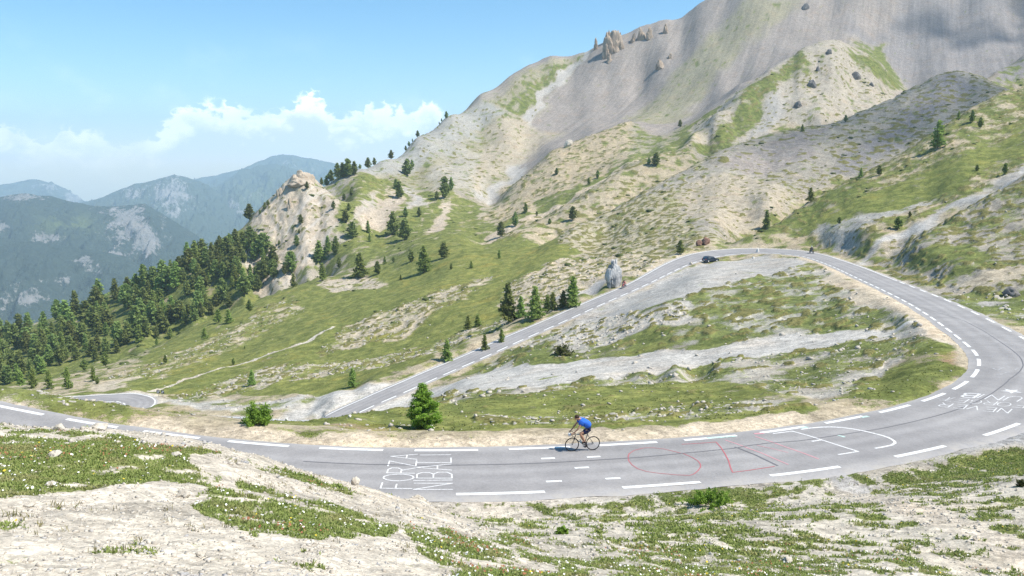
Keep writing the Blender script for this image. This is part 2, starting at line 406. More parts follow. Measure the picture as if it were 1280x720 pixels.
def blend_in(m, sl, soil=None, grass=None, tuft=None, speck=None, mead=None, streak=None, rock=None):
    for arr, v in ((GRASS, grass), (TUFT, tuft), (SPECK, speck), (MEAD, mead), (STREAK, streak), (ROCK, rock)):
        if v is not None: arr[sl] = arr[sl] * (1 - m) + v * m
    if soil is not None: SOIL[sl] = SOIL[sl] * (1 - m[..., None]) + np.array(soil, np.float32) * m[..., None]

def plan_window(P, pad):
    y0 = max(D0, P[:, 1].min() - pad); y1 = P[:, 1].max() + pad
    us = np.concatenate([(P[:, 0] - pad) / P[:, 1], (P[:, 0] + pad) / P[:, 1]])
    a = int(np.searchsorted(uu, us.min() - 0.03)); b = int(np.searchsorted(uu, us.max() + 0.03))
    j0 = int(np.searchsorted(ldv, math.log(y0))); j1 = int(np.searchsorted(ldv, math.log(y1)))
    return slice(max(0, j0 - 2), j1 + 2), slice(max(0, a - 2), b + 2)

def cover(poly, dmin=0, dmax=1e9, soft=0.012, **kw):
    P = np.array([ground_hit(x, y, dmin, dmax)[:2] for x, y in poly])
    sl = plan_window(P, soft * P[:, 1].mean() * 2)
    X = WX[sl]; Y = WY[sl]
    inside = np.zeros(X.shape, bool); dist = np.full(X.shape, 1e9)
    n = len(P)
    for i in range(n):
        ax, ay = P[i]; bx, by = P[(i + 1) % n]
        c = (ay > Y) != (by > Y)
        if by != ay: inside ^= c & (X < (bx - ax) * (Y - ay) / (by - ay) + ax)
        ex, ey = bx - ax, by - ay
        L2 = max(1e-9, ex * ex + ey * ey)
        s = np.clip(((X - ax) * ex + (Y - ay) * ey) / L2, 0, 1)
        dist = np.minimum(dist, np.hypot(X - ax - s * ex, Y - ay - s * ey))
    sd = np.where(inside, dist, -dist) / (soft * Yg[sl])
    m = sstep(-0.7, 1.0, sd)
    m = m * (Yg[sl] > dmin * 0.9) * (Yg[sl] < dmax * 1.1)
    blend_in(m.astype(np.float32), sl, **kw)

def strip(pl, width, dmin=0, dmax=1e9, warp=1.0, **kw):
    P = np.array([ground_hit(x, y, dmin, dmax)[:2] for x, y in pl])
    sl = plan_window(P, width * 2)
    X = Xg[sl] + (WX[sl] - Xg[sl]) * warp; Y = Yg[sl] + (WY[sl] - Yg[sl]) * warp
    dist = np.full(X.shape, 1e9)
    for i in range(len(P) - 1):
        ax, ay = P[i]; ex, ey = P[i + 1] - P[i]
        s = np.clip(((X - ax) * ex + (Y - ay) * ey) / max(1e-9, ex * ex + ey * ey), 0, 1)
        dist = np.minimum(dist, np.hypot(X - ax - s * ex, Y - ay - s * ey))
    m = 1 - sstep(0.5, 1.1, dist / width)
    blend_in(m.astype(np.float32), sl, **kw)

# --- high mountain
full = (slice(None), slice(None))
blend_in(sstep(480, 560, Yg).astype(np.float32), full, soil=SCREE, grass=0.04, streak=1.0)
blend_in((sstep(330, 380, Yg) * sstep(0.02, -0.1, U)).astype(np.float32), full, soil=GTAN, grass=0.45)
cover([(440, 222), (560, 140), (690, 66), (735, 60), (690, 120), (655, 180), (640, 225), (600, 250), (500, 245), (450, 250)], 430, 880, soil=OLIVE, grass=0.30, streak=0.6, tuft=0.25)
cover([(617, 124), (637, 110), (712, 73), (707, 85), (670, 132), (653, 160), (628, 141)], 600, 860, grass=0.6, soil=OLIVE)
cover([(440, 216), (500, 190), (560, 145), (600, 120), (640, 140), (600, 170), (560, 190), (520, 210), (450, 225)], 450, 800, soil=(0.31, 0.30, 0.27), grass=0.2)
cover([(735, 62), (770, 55), (890, -5), (1280, -60), (1400, -60), (1400, 60), (1222, 96), (1140, 112), (1100, 45), (1036, 42), (960, 78), (850, 165), (785, 150), (690, 185), (643, 222), (660, 165)], 540, 1100, soil=SCREE, grass=0.02, streak=1.0, tuft=0.0)
cover([(840, 110), (900, 30), (940, -5), (1000, -5), (960, 30), (900, 95), (868, 140), (815, 155), (770, 150)], 560, 1000, soil=OLIVE, grass=0.22, streak=1.0)
cover([(1050, 40), (1130, -10), (1300, -20), (1290, 65), (1220, 96), (1140, 112)], 560, 1000, soil=SCREEB, grass=0.01)
cover([(1066, 58), (1085, 44), (1098, 44), (1096, 60), (1122, 90), (1130, 112), (1100, 80)], 590, 760, soil=OLIVE, grass=0.85)
strip([(728, 66), (693, 104), (665, 138), (656, 189), (645, 222), (622, 245)], 6, 480, 900, soil=(0.36, 0.34, 0.31), grass=0.02)
cover([(585, 208), (615, 230), (618, 242), (600, 254), (592, 235)], 440, 640, soil=(0.38, 0.36, 0.335), grass=0.0)
# --- lower mountain, left
cover([(420, 250), (445, 218), (500, 215), (600, 258), (620, 300), (560, 335), (440, 345), (410, 345), (430, 290)], 350, 520, soil=TAN, grass=0.76, mead=0.2)
cover([(440, 272), (485, 230), (500, 250), (496, 275), (475, 290), (450, 288)], 380, 560, soil=PEAK, grass=0.10)
cover([(552, 245), (568, 250), (548, 292), (520, 292)], 380, 520, soil=PEAK, grass=0.12)
cover([(503, 236), (522, 235), (521, 256), (507, 262)], 400, 540, soil=(0.38, 0.36, 0.335), grass=0.02)
cover([(460, 262), (455, 235), (447, 262), (438, 280)], 400, 540, soil=GRAV, grass=0.1)
cover([(700, 170), (640, 215), (600, 250), (570, 215), (610, 170), (645, 140)], 520, 720, soil=(0.36, 0.31, 0.235), grass=0.22)
cover([(560, 180), (600, 190), (590, 235), (545, 245), (540, 215)], 480, 660, soil=(0.345, 0.315, 0.26), grass=0.22)
# --- pale peak
cover([(303, 345), (300, 290), (330, 250), (355, 228), (380, 216), (402, 226), (426, 250), (424, 280), (395, 330), (350, 358), (325, 365)], 355, 470, soil=PEAK, grass=0.2, tuft=0.3, rock=1.0)
# --- spurs
cover([(606, 270), (640, 230), (690, 187), (740, 165), (786, 150), (800, 182), (740, 222), (700, 245), (620, 292)], 370, 600, soil=(0.385, 0.315, 0.215), grass=0.27, tuft=0.5, streak=0)
cover([(786, 152), (850, 165), (880, 140), (870, 165), (830, 186), (790, 196)], 440, 600, soil=OLIVE, grass=0.5, streak=0)
strip([(618, 294), (660, 270), (700, 249), (745, 227), (790, 198), (830, 187), (857, 173), (895, 137)], 9, 370, 600, soil=TAN, grass=0.72)
cover([(616, 302), (645, 287), (682, 271), (707, 256), (740, 235), (775, 212), (800, 200), (860, 178), (845, 220), (800, 243), (755, 266), (700, 297), (640, 325)], 320, 500, soil=TAN, grass=0.34, tuft=0.55, streak=0)
strip([(618, 300), (645, 288), (682, 271), (707, 256), (740, 235), (775, 212), (800, 201)], 4.5, 330, 470, soil=(0.43, 0.36, 0.27), grass=0.05)
cover([(853, 183), (866, 166), (895, 141), (923, 113), (960, 86), (1000, 62), (1036, 48), (1080, 64), (1128, 106), (1130, 130), (1080, 145), (990, 162), (920, 185), (880, 205)], 430, 620, soil=(0.35, 0.31, 0.25), grass=0.2, tuft=0.3, streak=0.25)
cover([(800, 215), (855, 190), (900, 192), (935, 165), (985, 112), (1008, 72), (1000, 66), (950, 100), (900, 145), (866, 172), (840, 195)], 425, 580, soil=OLIVE, grass=0.74, tuft=0.5, streak=0)
cover([(1062, 60), (1100, 78), (1130, 108), (1118, 116), (1090, 95)], 540, 640, soil=OLIVE, grass=0.8)
cover([(930, 178), (960, 140), (990, 115), (1000, 150), (970, 165)], 430, 560, soil=(0.33, 0.31, 0.28), grass=0.03, streak=1.0)
# ridge D and the slope above the far bend
cover([(705, 293), (755, 265), (800, 243), (880, 200), (970, 163), (1041, 153), (1103, 128), (1167, 97), (1204, 91), (1257, 112), (1120, 200), (1010, 250), (920, 298), (850, 318), (790, 340), (730, 330)], 190, 470, soil=GTAN, grass=0.2, tuft=0.55, streak=0)
cover([(740, 330), (705, 293), (755, 266), (830, 235), (870, 235), (850, 270), (900, 300), (850, 320), (790, 345)], 190, 400, soil=(0.36, 0.315, 0.225), grass=0.3, tuft=0.9)
cover([(860, 230), (930, 215), (1000, 240), (950, 280), (900, 285), (850, 270)], 225, 400, soil=(0.365, 0.315, 0.24), grass=0.08, tuft=0.35)
cover([(900, 200), (990, 165), (1060, 155), (1010, 195), (930, 215)], 330, 450, soil=SCREE, grass=0.05, tuft=0.2)
cover([(1050, 190), (1120, 135), (1200, 95), (1220, 110), (1120, 180), (1040, 230)], 290, 470, soil=SCREEB, grass=0.22, tuft=0.75)
cover([(1225, 98), (1250, 84), (1290, 66), (1300, 110), (1260, 112)], 460, 570, soil=SCREEB, grass=0.45)
# spur E
cover([(920, 300), (968, 281), (1013, 250), (1072, 220), (1114, 200), (1162, 169), (1215, 135), (1252, 115), (1280, 107), (1420, 50), (1420, 160), (1280, 215), (1150, 275), (1080, 325), (1000, 305)], 160, 345, soil=TAN, grass=0.55, tuft=0.6, streak=0)
cover([(985, 288), (1040, 262), (1110, 235), (1200, 195), (1290, 148), (1290, 190), (1200, 228), (1150, 252), (1080, 275), (1010, 298)], 165, 300, soil=OLIVE, grass=0.9, mead=0.45, tuft=0.1)
cover([(930, 298), (985, 275), (1060, 232), (1075, 225), (1080, 240), (1040, 262), (985, 288)], 195, 275, soil=OLIVE, grass=0.82, tuft=0.5)
cover([(1004, 294), (1100, 262), (1165, 246), (1150, 257), (1078, 286), (1072, 314), (1044, 318), (1025, 298)], 150, 240, soil=(0.33, 0.315, 0.28), grass=0.22, tuft=0.2)
cover([(1066, 332), (1095, 305), (1150, 275), (1230, 238), (1290, 202), (1290, 216), (1230, 246), (1160, 285), (1105, 318), (1085, 332)], 135, 215, soil=(0.37, 0.355, 0.33), grass=0.05, tuft=0)
cover([(1092, 332), (1130, 303), (1170, 283), (1240, 242), (1290, 216), (1400, 170), (1400, 360), (1290, 370), (1180, 378), (1130, 358)], 85, 200, soil=GTAN, grass=0.42, tuft=0.75)
cover([(1125, 335), (1170, 305), (1225, 312), (1250, 330), (1200, 345)], 100, 170, soil=GTAN, grass=0.72, tuft=0.3)
cover([(1190, 355), (1280, 325), (1290, 345), (1230, 362), (1200, 370)], 90, 135, soil=(0.40, 0.34, 0.25), grass=0.12, tuft=0.2)
cover([(1160, 372), (1225, 365), (1300, 375), (1300, 412), (1230, 395)], 70, 112, soil=GRAV, grass=0.66, speck=0.2)
# --- meadows
cover([(110, 494), (200, 430), (330, 370), (400, 346), (445, 338), (620, 300), (700, 296), (716, 310), (700, 335), (640, 380), (560, 440), (480, 470), (380, 492), (200, 492)], 125, 400, soil=TAN, grass=0.96, mead=0.5, streak=0)
cover([(560, 332), (640, 312), (700, 296), (718, 312), (700, 330), (640, 346), (580, 352)], 205, 340, soil=TAN, grass=0.96, mead=1.0)
cover([(395, 437), (430, 405), (520, 372), (590, 350), (622, 345), (590, 370), (540, 395), (500, 425), (430, 440)], 170, 270, soil=(0.42, 0.36, 0.265), grass=0.42, tuft=0.75, speck=0.35)
cover([(608, 388), (640, 355), (720, 318), (790, 312), (832, 330), (800, 345), (740, 362), (690, 384), (640, 392)], 160, 260, soil=(0.42, 0.355, 0.26), grass=0.26, tuft=0.7, speck=0.4)
cover([(690, 380), (735, 352), (752, 352), (745, 368)], 160, 230, soil=(0.38, 0.36, 0.335), grass=0.0, tuft=0, speck=0)
cover([(195, 497), (330, 458), (450, 450), (600, 408), (652, 388), (640, 402), (540, 445), (450, 464), (350, 480), (240, 502)], 130, 200, soil=(0.42, 0.37, 0.29), grass=0.55, tuft=0.5, speck=0.35)
cover([(120, 476), (200, 448), (270, 420), (330, 382), (355, 372), (385, 384), (330, 420), (260, 447), (190, 476)], 170, 350, soil=(0.42, 0.355, 0.25), grass=0.6, tuft=0.4, speck=0.3)
cover([(395, 352), (430, 345), (480, 345), (490, 356), (440, 366), (410, 362)], 240, 360, soil=(0.42, 0.36, 0.28), grass=0.3, tuft=0.3)
cover([(100, 492), (140, 478), (175, 470), (150, 486)], 150, 240, soil=(0.43, 0.37, 0.28), grass=0.2)
strip([(186, 489), (240, 472), (282, 460), (330, 445), (382, 428), (418, 407)], 0.9, 140, 260, warp=0.3, soil=(0.46, 0.42, 0.35), grass=0.0, speck=0.2)
strip([(600, 375), (625, 355), (640, 335)], 3, 180, 270, grass=0.95, mead=1.2)
# forest floor
cover([(-300, 520), (-300, 440), (0, 415), (120, 372), (230, 320), (305, 280), (330, 365), (270, 397), (200, 430), (100, 466), (40, 484)], 225, 470, soil=(0.33, 0.28, 0.19), grass=0.78)
# --- inside of the bend
cover([(440, 520), (600, 455), (760, 380), (850, 335), (990, 320), (1100, 365), (1205, 440), (1190, 480), (1060, 520), (900, 535), (600, 530)], 52, 205, soil=(0.38, 0.35, 0.295), grass=0.54, tuft=0.4, speck=0.15, streak=0)
cover([(620, 470), (640, 445), (690, 420), (740, 425), (880, 405), (960, 400), (950, 420), (850, 440), (700, 456)], 84, 140, soil=GTAN, grass=0.74, speck=0.1, tuft=0.2)
cover([(690, 418), (740, 395), (830, 385), (870, 365), (930, 372), (880, 400), (780, 420), (730, 440), (695, 440)], 100, 160, soil=(0.41, 0.38, 0.33), grass=0.22, speck=0.35, tuft=0.4)
cover([(870, 370), (960, 345), (1040, 350), (1080, 385), (960, 420), (840, 430)], 84, 160, soil=(0.36, 0.34, 0.28), grass=0.6, tuft=0.6, speck=0.05)
cover([(1030, 338), (1070, 348), (1112, 372), (1150, 392), (1130, 400), (1080, 380), (1040, 362)], 84, 160, soil=(0.44, 0.37, 0.275), grass=0.12, tuft=0.1, speck=0.1)
cover([(720, 398), (770, 375), (850, 337), (890, 325), (960, 319), (1012, 326), (1000, 336), (930, 352), (860, 372), (790, 392), (750, 400)], 120, 205, soil=(0.375, 0.355, 0.325), grass=0.04, tuft=0, speck=0.02)
cover([(385, 528), (480, 492), (600, 467), (700, 455), (850, 439), (1000, 419), (1150, 401), (1125, 418), (1000, 440), (880, 458), (760, 473), (640, 488), (540, 499), (470, 512)], 68, 125, soil=PALE, grass=0.03, tuft=0, speck=0.02)
cover([(355, 524), (385, 496), (450, 486), (520, 478), (480, 498), (400, 526)], 100, 140, soil=PALE, grass=0.05, tuft=0, speck=0.02)
cover([(180, 503), (240, 500), (310, 502), (390, 492), (370, 512), (260, 516)], 110, 150, soil=(0.40, 0.38, 0.34), grass=0.3, tuft=0, speck=0.2)
cover([(940, 490), (1000, 440), (1100, 420), (1150, 402), (1196, 425), (1202, 460), (1170, 486), (1100, 508), (1040, 516)], 48, 86, soil=(0.38, 0.35, 0.30), grass=0.52, tuft=0.35, speck=0.2)
cover([(1060, 500), (1100, 470), (1150, 425), (1196, 432), (1202, 460), (1170, 486), (1110, 506)], 46, 72, soil=(0.34, 0.28, 0.19), grass=0.85, tuft=0.1, speck=0.1)
cover([(1175, 440), (1199, 440), (1201, 462), (1180, 474)], 46, 64, soil=(0.30, 0.20, 0.12), grass=0.62)
cover([(240, 522), (300, 528), (400, 522), (440, 515), (600, 496), (700, 486), (860, 477), (935, 480), (1010, 500), (1030, 516), (900, 536), (760, 545), (480, 549), (330, 537)], 39, 72, soil=(0.36, 0.31, 0.22), grass=0.93, mead=0.35, speck=0.03, tuft=0.15)
cover([(590, 520), (680, 518), (760, 521), (880, 503), (985, 500), (1012, 514), (880, 531), (760, 536), (600, 535)], 43, 56, soil=(0.40, 0.37, 0.31), grass=0.62, speck=0.36, tuft=0.7)
cover([(380, 546), (420, 530), (520, 532), (560, 540), (540, 549), (450, 549)], 39, 50, soil=(0.33, 0.24, 0.16), grass=0.66, speck=0.3)
cover([(-200, 470), (0, 478), (60, 488), (160, 508), (160, 520), (60, 512), (-200, 490)], 38, 52, soil=(0.42, 0.37, 0.29), grass=0.72, speck=0.3)
# --- near knoll and slope under the photographer
near = sstep(34.5, 30, Yg) 
blend_in(near.astype(np.float32), full, soil=SAND, grass=0.0, tuft=0, speck=0.25, streak=0, mead=0)
cover([(540, 632), (660, 628), (900, 606), (1100, 590), (1300, 560), (1700, 520), (1700, 760), (720, 735), (600, 668)], 7, 34, soil=(0.49, 0.44, 0.36), grass=0.43, speck=0.4)
cover([(-300, 560), (-100, 535), (0, 537), (130, 541), (210, 556), (285, 569), (240, 576), (285, 596), (262, 610), (200, 603), (100, 615), (0, 624), (-300, 620)], 6, 17, grass=0.73, speck=0.35)
cover([(236, 618), (300, 598), (360, 613), (440, 638), (505, 664), (440, 678), (330, 674), (258, 652)], 7, 15, grass=0.79, speck=0.3)
cover([(495, 654), (560, 664), (640, 688), (724, 714), (730, 735), (580, 732), (530, 692)], 6, 15, grass=0.66, speck=0.3)
cover([(285, 570), (345, 584), (450, 612), (420, 616), (330, 594)], 10, 25, grass=0.5)
cover([(800, 650), (900, 640), (1000, 660), (1040, 700), (1000, 730), (760, 726), (740, 690)], 8, 24, grass=0.58)
cover([(640, 629), (720, 627), (830, 612), (910, 607), (1030, 600), (1040, 612), (900, 630), (820, 634), (660, 638)], 24, 34, grass=0.95, speck=0.1)
cover([(1064, 598), (1130, 583), (1200, 566), (1300, 552), (1400, 545), (1400, 585), (1200, 600), (1120, 606), (1066, 612)], 24, 36, grass=0.92, speck=0.1)
strip([(1055, 604), (1100, 625), (1180, 655), (1290, 700)], 0.8, 12, 34, grass=0.02, soil=(0.49, 0.43, 0.35), speck=0.2)
strip([(1045, 590), (1060, 606), (1075, 612)], 0.9, 24, 36, grass=0.0, soil=GRAV, speck=0.3)
# --- verges of the road
e_left = 1 - sstep(1.2, 2.1, d_l + wx * 1.2)
e_wide = 1 - sstep(1.6, 2.5, d_l + wx * 1.6)
def edge_at(px, py):
    u, t = sight(px, py); c = EDGE[:, 0] / EDGE[:, 1]; e = EDGE[:, 2] / EDGE[:, 1]
    return int(np.argmin((c - u) ** 2 + (e - t) ** 2))
I_A, I_B, I_C, I_D = edge_at(150, 535), edge_at(1030, 530), edge_at(1208, 432), edge_at(985, 318)
sec_sand = (R_IDX > I_A) & (R_IDX < I_B)
e_seg = np.where(sec_sand, e_wide, np.where((R_IDX > I_C) & (R_IDX < I_D), (1 - sstep(1.2, 2.6, d_l + wx * 1.4)), e_left * 0.25))
m = e_seg * (d_l > -1.5) * (R_IDX >= 0)
blend_in(m.astype(np.float32), full, soil=(0.49, 0.41, 0.305), grass=0.0, speck=0.1, tuft=0)
m = (1 - sstep(0.6, 1.1, np.abs(d_r) + wx * 0.5)) * (R_IDX >= 300)
blend_in(m.astype(np.float32), full, soil=(0.47, 0.42, 0.35), grass=0.05, speck=0.1, tuft=0)
m = (1 - sstep(1.0, 2.4, d_r + wx * 1.2)) * (d_r > -2) * (R_IDX >= 0) * (R_IDX < 200)
m = m * (0.25 + 0.75 * sstep(125, 150, R_IDX))
blend_in(m.astype(np.float32), full, soil=(0.335, 0.325, 0.315), grass=0.0, speck=0.2, tuft=0)
m = (1 - sstep(3.2, 4.4, np.abs(H_OFF)))
blend_in(m.astype(np.float32), full, soil=(0.44, 0.40, 0.34), grass=0.1, speck=0.1, tuft=0)
GRASS = np.clip(GRASS, 0, 1)

# ------------------------------------------------------------------ relief
keepf = (1 - Wroad)
pX, pY = Xg, Yg
rel = np.zeros(sh)
smooth_g = np.clip(1 - GRASS * 3, 0, 1) * (SPECK < 0.24) * sstep(60, 70, Yg) * sstep(300, 260, Yg)
rel += 2.4 * fbm2(pX / 60, pY / 60, 3) * sstep(240, 420, Yg) * (1 - 0.75 * np.clip(STREAK, 0, 1))
rel += 0.7 * fbm2(pX / 16 + 9, pY / 16, 3) * sstep(60, 150, Yg)
rel += (0.30 + 0.25 * sstep(125, 160, Yg)) * fbm2(pX / 5, pY / 5 + 3, 3) * sstep(34, 70, Yg) * (1 - 0.55 * np.clip(STREAK, 0, 1))
rel += 0.10 * fbm2(pX / 2.2, pY / 2.2, 3) * sstep(4, 12, Yg)
nearw = sstep(60, 30, Yg)
rel += nearw * 0.032 * fbm2(pX / 0.7, pY / 0.7, 4) * sstep(2.0, 6, Yg)
rel += nearw * 0.04 * np.abs(fbm2(pX / 0.28, pY / 0.28, 3)) * (0.35 + 0.65 * (1 - GRASS))
# gullies running down the scree
gl = ridged2((0.90 * pX - 0.43 * pY) / 26 + wx * 0.15, (0.90 * pY + 0.43 * pX) / 620, 5)
rel += (gl - 0.6) * 1.5 * np.clip(STREAK, 0, 1) * sstep(300, 520, Yg)
# broken rock of the pale peak
rk = ridged2(pX / 15 + wx, Zg / 30 + pY / 25, 4) - 0.55
rel += ROCK * (rk * 2.6 + 1.1 * fbm2(pX / 3.5, Zg / 3.0, 4))
# stepped turf
tz = Zg + 0.6 * fbm2(pX / 9, pY / 9, 2)
tn = perlin3(pX / 2.6, pY / 2.6, tz / 0.85) + 0.6 * perlin3(pX / 1.2 + 7, pY / 1.2, tz / 0.5)
tn = np.where(Yg > 330, perlin3(pX / 4.5, pY / 4.5, tz / 1.6) + 0.5 * perlin3(pX / 2.2, pY / 2.2, tz / 0.9), tn)
tsc = np.where(Yg < 75, 0.25, np.where(Yg > 330, 0.6, 0.36))
TMASK = sstep(0.05, 0.38, tn + (TUFT - 0.75) * 0.55) * sstep(0.02, 0.25, TUFT)
rel += tsc * TMASK
# shrubby green cover stands a little higher than the bare ground
gN = fbm2(pX / 7.0, pY / 7.0, 5, 0.6)
GPATCH = sstep(-0.42, 0.42, gN * 1.1 + (GRASS - 0.5) * 1.15)
patch_n = fbm2(Xg / 0.75, Yg / 0.75, 5, 0.62); patch_b = fbm2(Xg / 2.6 + 8, Yg / 2.6, 3)
nearp = sstep(38, 33, Yg)
GPATCH = GPATCH * (1 - nearp) + nearp * sstep(-0.24, 0.26, patch_n * 1.25 + patch_b * 0.6 + (GRASS - 0.57) * 1.15)
# small stones and blocks on the rocky bands
sn = perlin3(pX / 1.3, pY / 1.3, Zg / 1.0) + 0.5 * perlin3(pX / 0.6, pY / 0.6, Zg / .5)
sn2 = perlin3(pX / 0.5 + 3, pY / 0.5, Zg / 0.5) + 0.6 * perlin3(pX / 0.21, pY / 0.21, Zg / .3)
sn = np.where(Yg < 75, sn2, sn)
SMASK = sstep(0.42, 0.62, sn + (SPECK - 0.5) * 0.5) * sstep(0.02, 0.2, SPECK) * sstep(30, 38, Yg)
rel += SMASK * np.where(Yg < 75, 0.10, 0.28)
Zf = Zg + rel * keepf * (1 - 0.72 * smooth_g)
# keep the ground under the carriageway
lim = np.where((dout < 0.6), R_Z - 0.05, 1e9); lim = np.where(np.abs(H_OFF) < 3.0, np.minimum(lim, H_Z - 0.05), lim)
Zf = np.minimum(Zf, lim)
Zg = Zf; Tg = Zg / Yg

# ------------------------------------------------------------------ object helpers
def mesh_from(name, V, F, mat=None):
    me = bpy.data.meshes.new(name)
    V = np.asarray(V, np.float32); F = np.asarray(F, np.int32)
    me.vertices.add(len(V)); me.vertices.foreach_set('co', V.ravel())
    k = F.shape[1]
    me.loops.add(F.size); me.loops.foreach_set('vertex_index', F.ravel())
    me.polygons.add(len(F)); me.polygons.foreach_set('loop_start', np.arange(0, F.size, k, dtype=np.int32))
    me.update(calc_edges=True)
    if mat: me.materials.append(mat)
    return me
def link(name, me, parent=None):
    o = bpy.data.objects.new(name, me); COL.objects.link(o)
    if parent is not None: o.parent = parent
    return o
def tag(o, label=None, cat=None, group=None, kind=None):
    if label: o['label'] = label
    if cat: o['category'] = cat
    if group: o['group'] = group
    if kind: o['kind'] = kind
    return o
def empty(name, loc, rz=0.0):
    o = bpy.data.objects.new(name, None); COL.objects.link(o)
    o.location = loc; o.rotation_euler = (0, 0, rz); o.empty_display_size = 0.3
    return o
def grid_faces(nd, nu):
    idx = np.arange(nd * nu).reshape(nd, nu)
    return np.stack([idx[:-1, :-1], idx[:-1, 1:], idx[1:, 1:], idx[1:, :-1]], 2).reshape(-1, 4)
def set_attr(me, name, data):
    a = me.attributes.new(name, 'FLOAT_COLOR', 'POINT')
    a.data.foreach_set('color', np.ascontiguousarray(data, np.float32).ravel())

# ------------------------------------------------------------------ node helpers
class NT:
    def __init__(s, mat):
        s.t = mat.node_tree; s.n = s.t.nodes; s.l = s.t.links
    def new(s, typ, **kw):
        n = s.n.new(typ)
        for k, v in kw.items(): setattr(n, k, v)
        return n
    def put(s, sock, v):
        if hasattr(v, 'is_output'): s.l.new(v, sock)
        elif v is not None: sock.default_value = v
    def math(s, op, a, b=None, c=None, clamp=False):
        n = s.new('ShaderNodeMath', operation=op); n.use_clamp = clamp
        for i, v in enumerate((a, b, c)):
            if v is not None: s.put(n.inputs[i], v)
        return n.outputs[0]
    def mix(s, f, a, b, typ='MIX'):
        n = s.new('ShaderNodeMix', data_type='RGBA', blend_type=typ)
        s.put(n.inputs[0], f); s.put(n.inputs[6], a if hasattr(a, 'is_output') or len(a) == 4 else tuple(a) + (1,)); s.put(n.inputs[7], b if hasattr(b, 'is_output') or len(b) == 4 else tuple(b) + (1,))
        return n.outputs[2]
    def noise(s, vec, scale, detail=4, rough=0.55, dist=0.0):
        n = s.new('ShaderNodeTexNoise'); s.put(n.inputs['Vector'], vec)
        n.inputs['Scale'].default_value = scale; n.inputs['Detail'].default_value = detail; n.inputs['Roughness'].default_value = rough; n.inputs['Distortion'].default_value = dist
        return n.outputs[0]
    def ramp(s, v, a, b, smooth=True):
        n = s.new('ShaderNodeMapRange', interpolation_type='SMOOTHSTEP' if smooth else 'LINEAR')
        s.put(n.inputs[0], v); s.put(n.inputs[1], a); s.put(n.inputs[2], b)
        return n.outputs[0]
    def vscale(s, vec, sc):
        n = s.new('ShaderNodeVectorMath', operation='MULTIPLY'); s.put(n.inputs[0], vec); n.inputs[1].default_value = sc
        return n.outputs[0]
def new_mat(name, base=(0.5, 0.5, 0.5), rough=0.8, spec=0.25, metal=0.0):
    m = bpy.data.materials.new(name); m.use_nodes = True
    b = m.node_tree.nodes['Principled BSDF']
    b.inputs['Base Color'].default_value = tuple(base) + (1,); b.inputs['Roughness'].default_value = rough
    b.inputs['Specular IOR Level'].default_value = spec; b.inputs['Metallic'].default_value = metal
    return m, NT(m), b

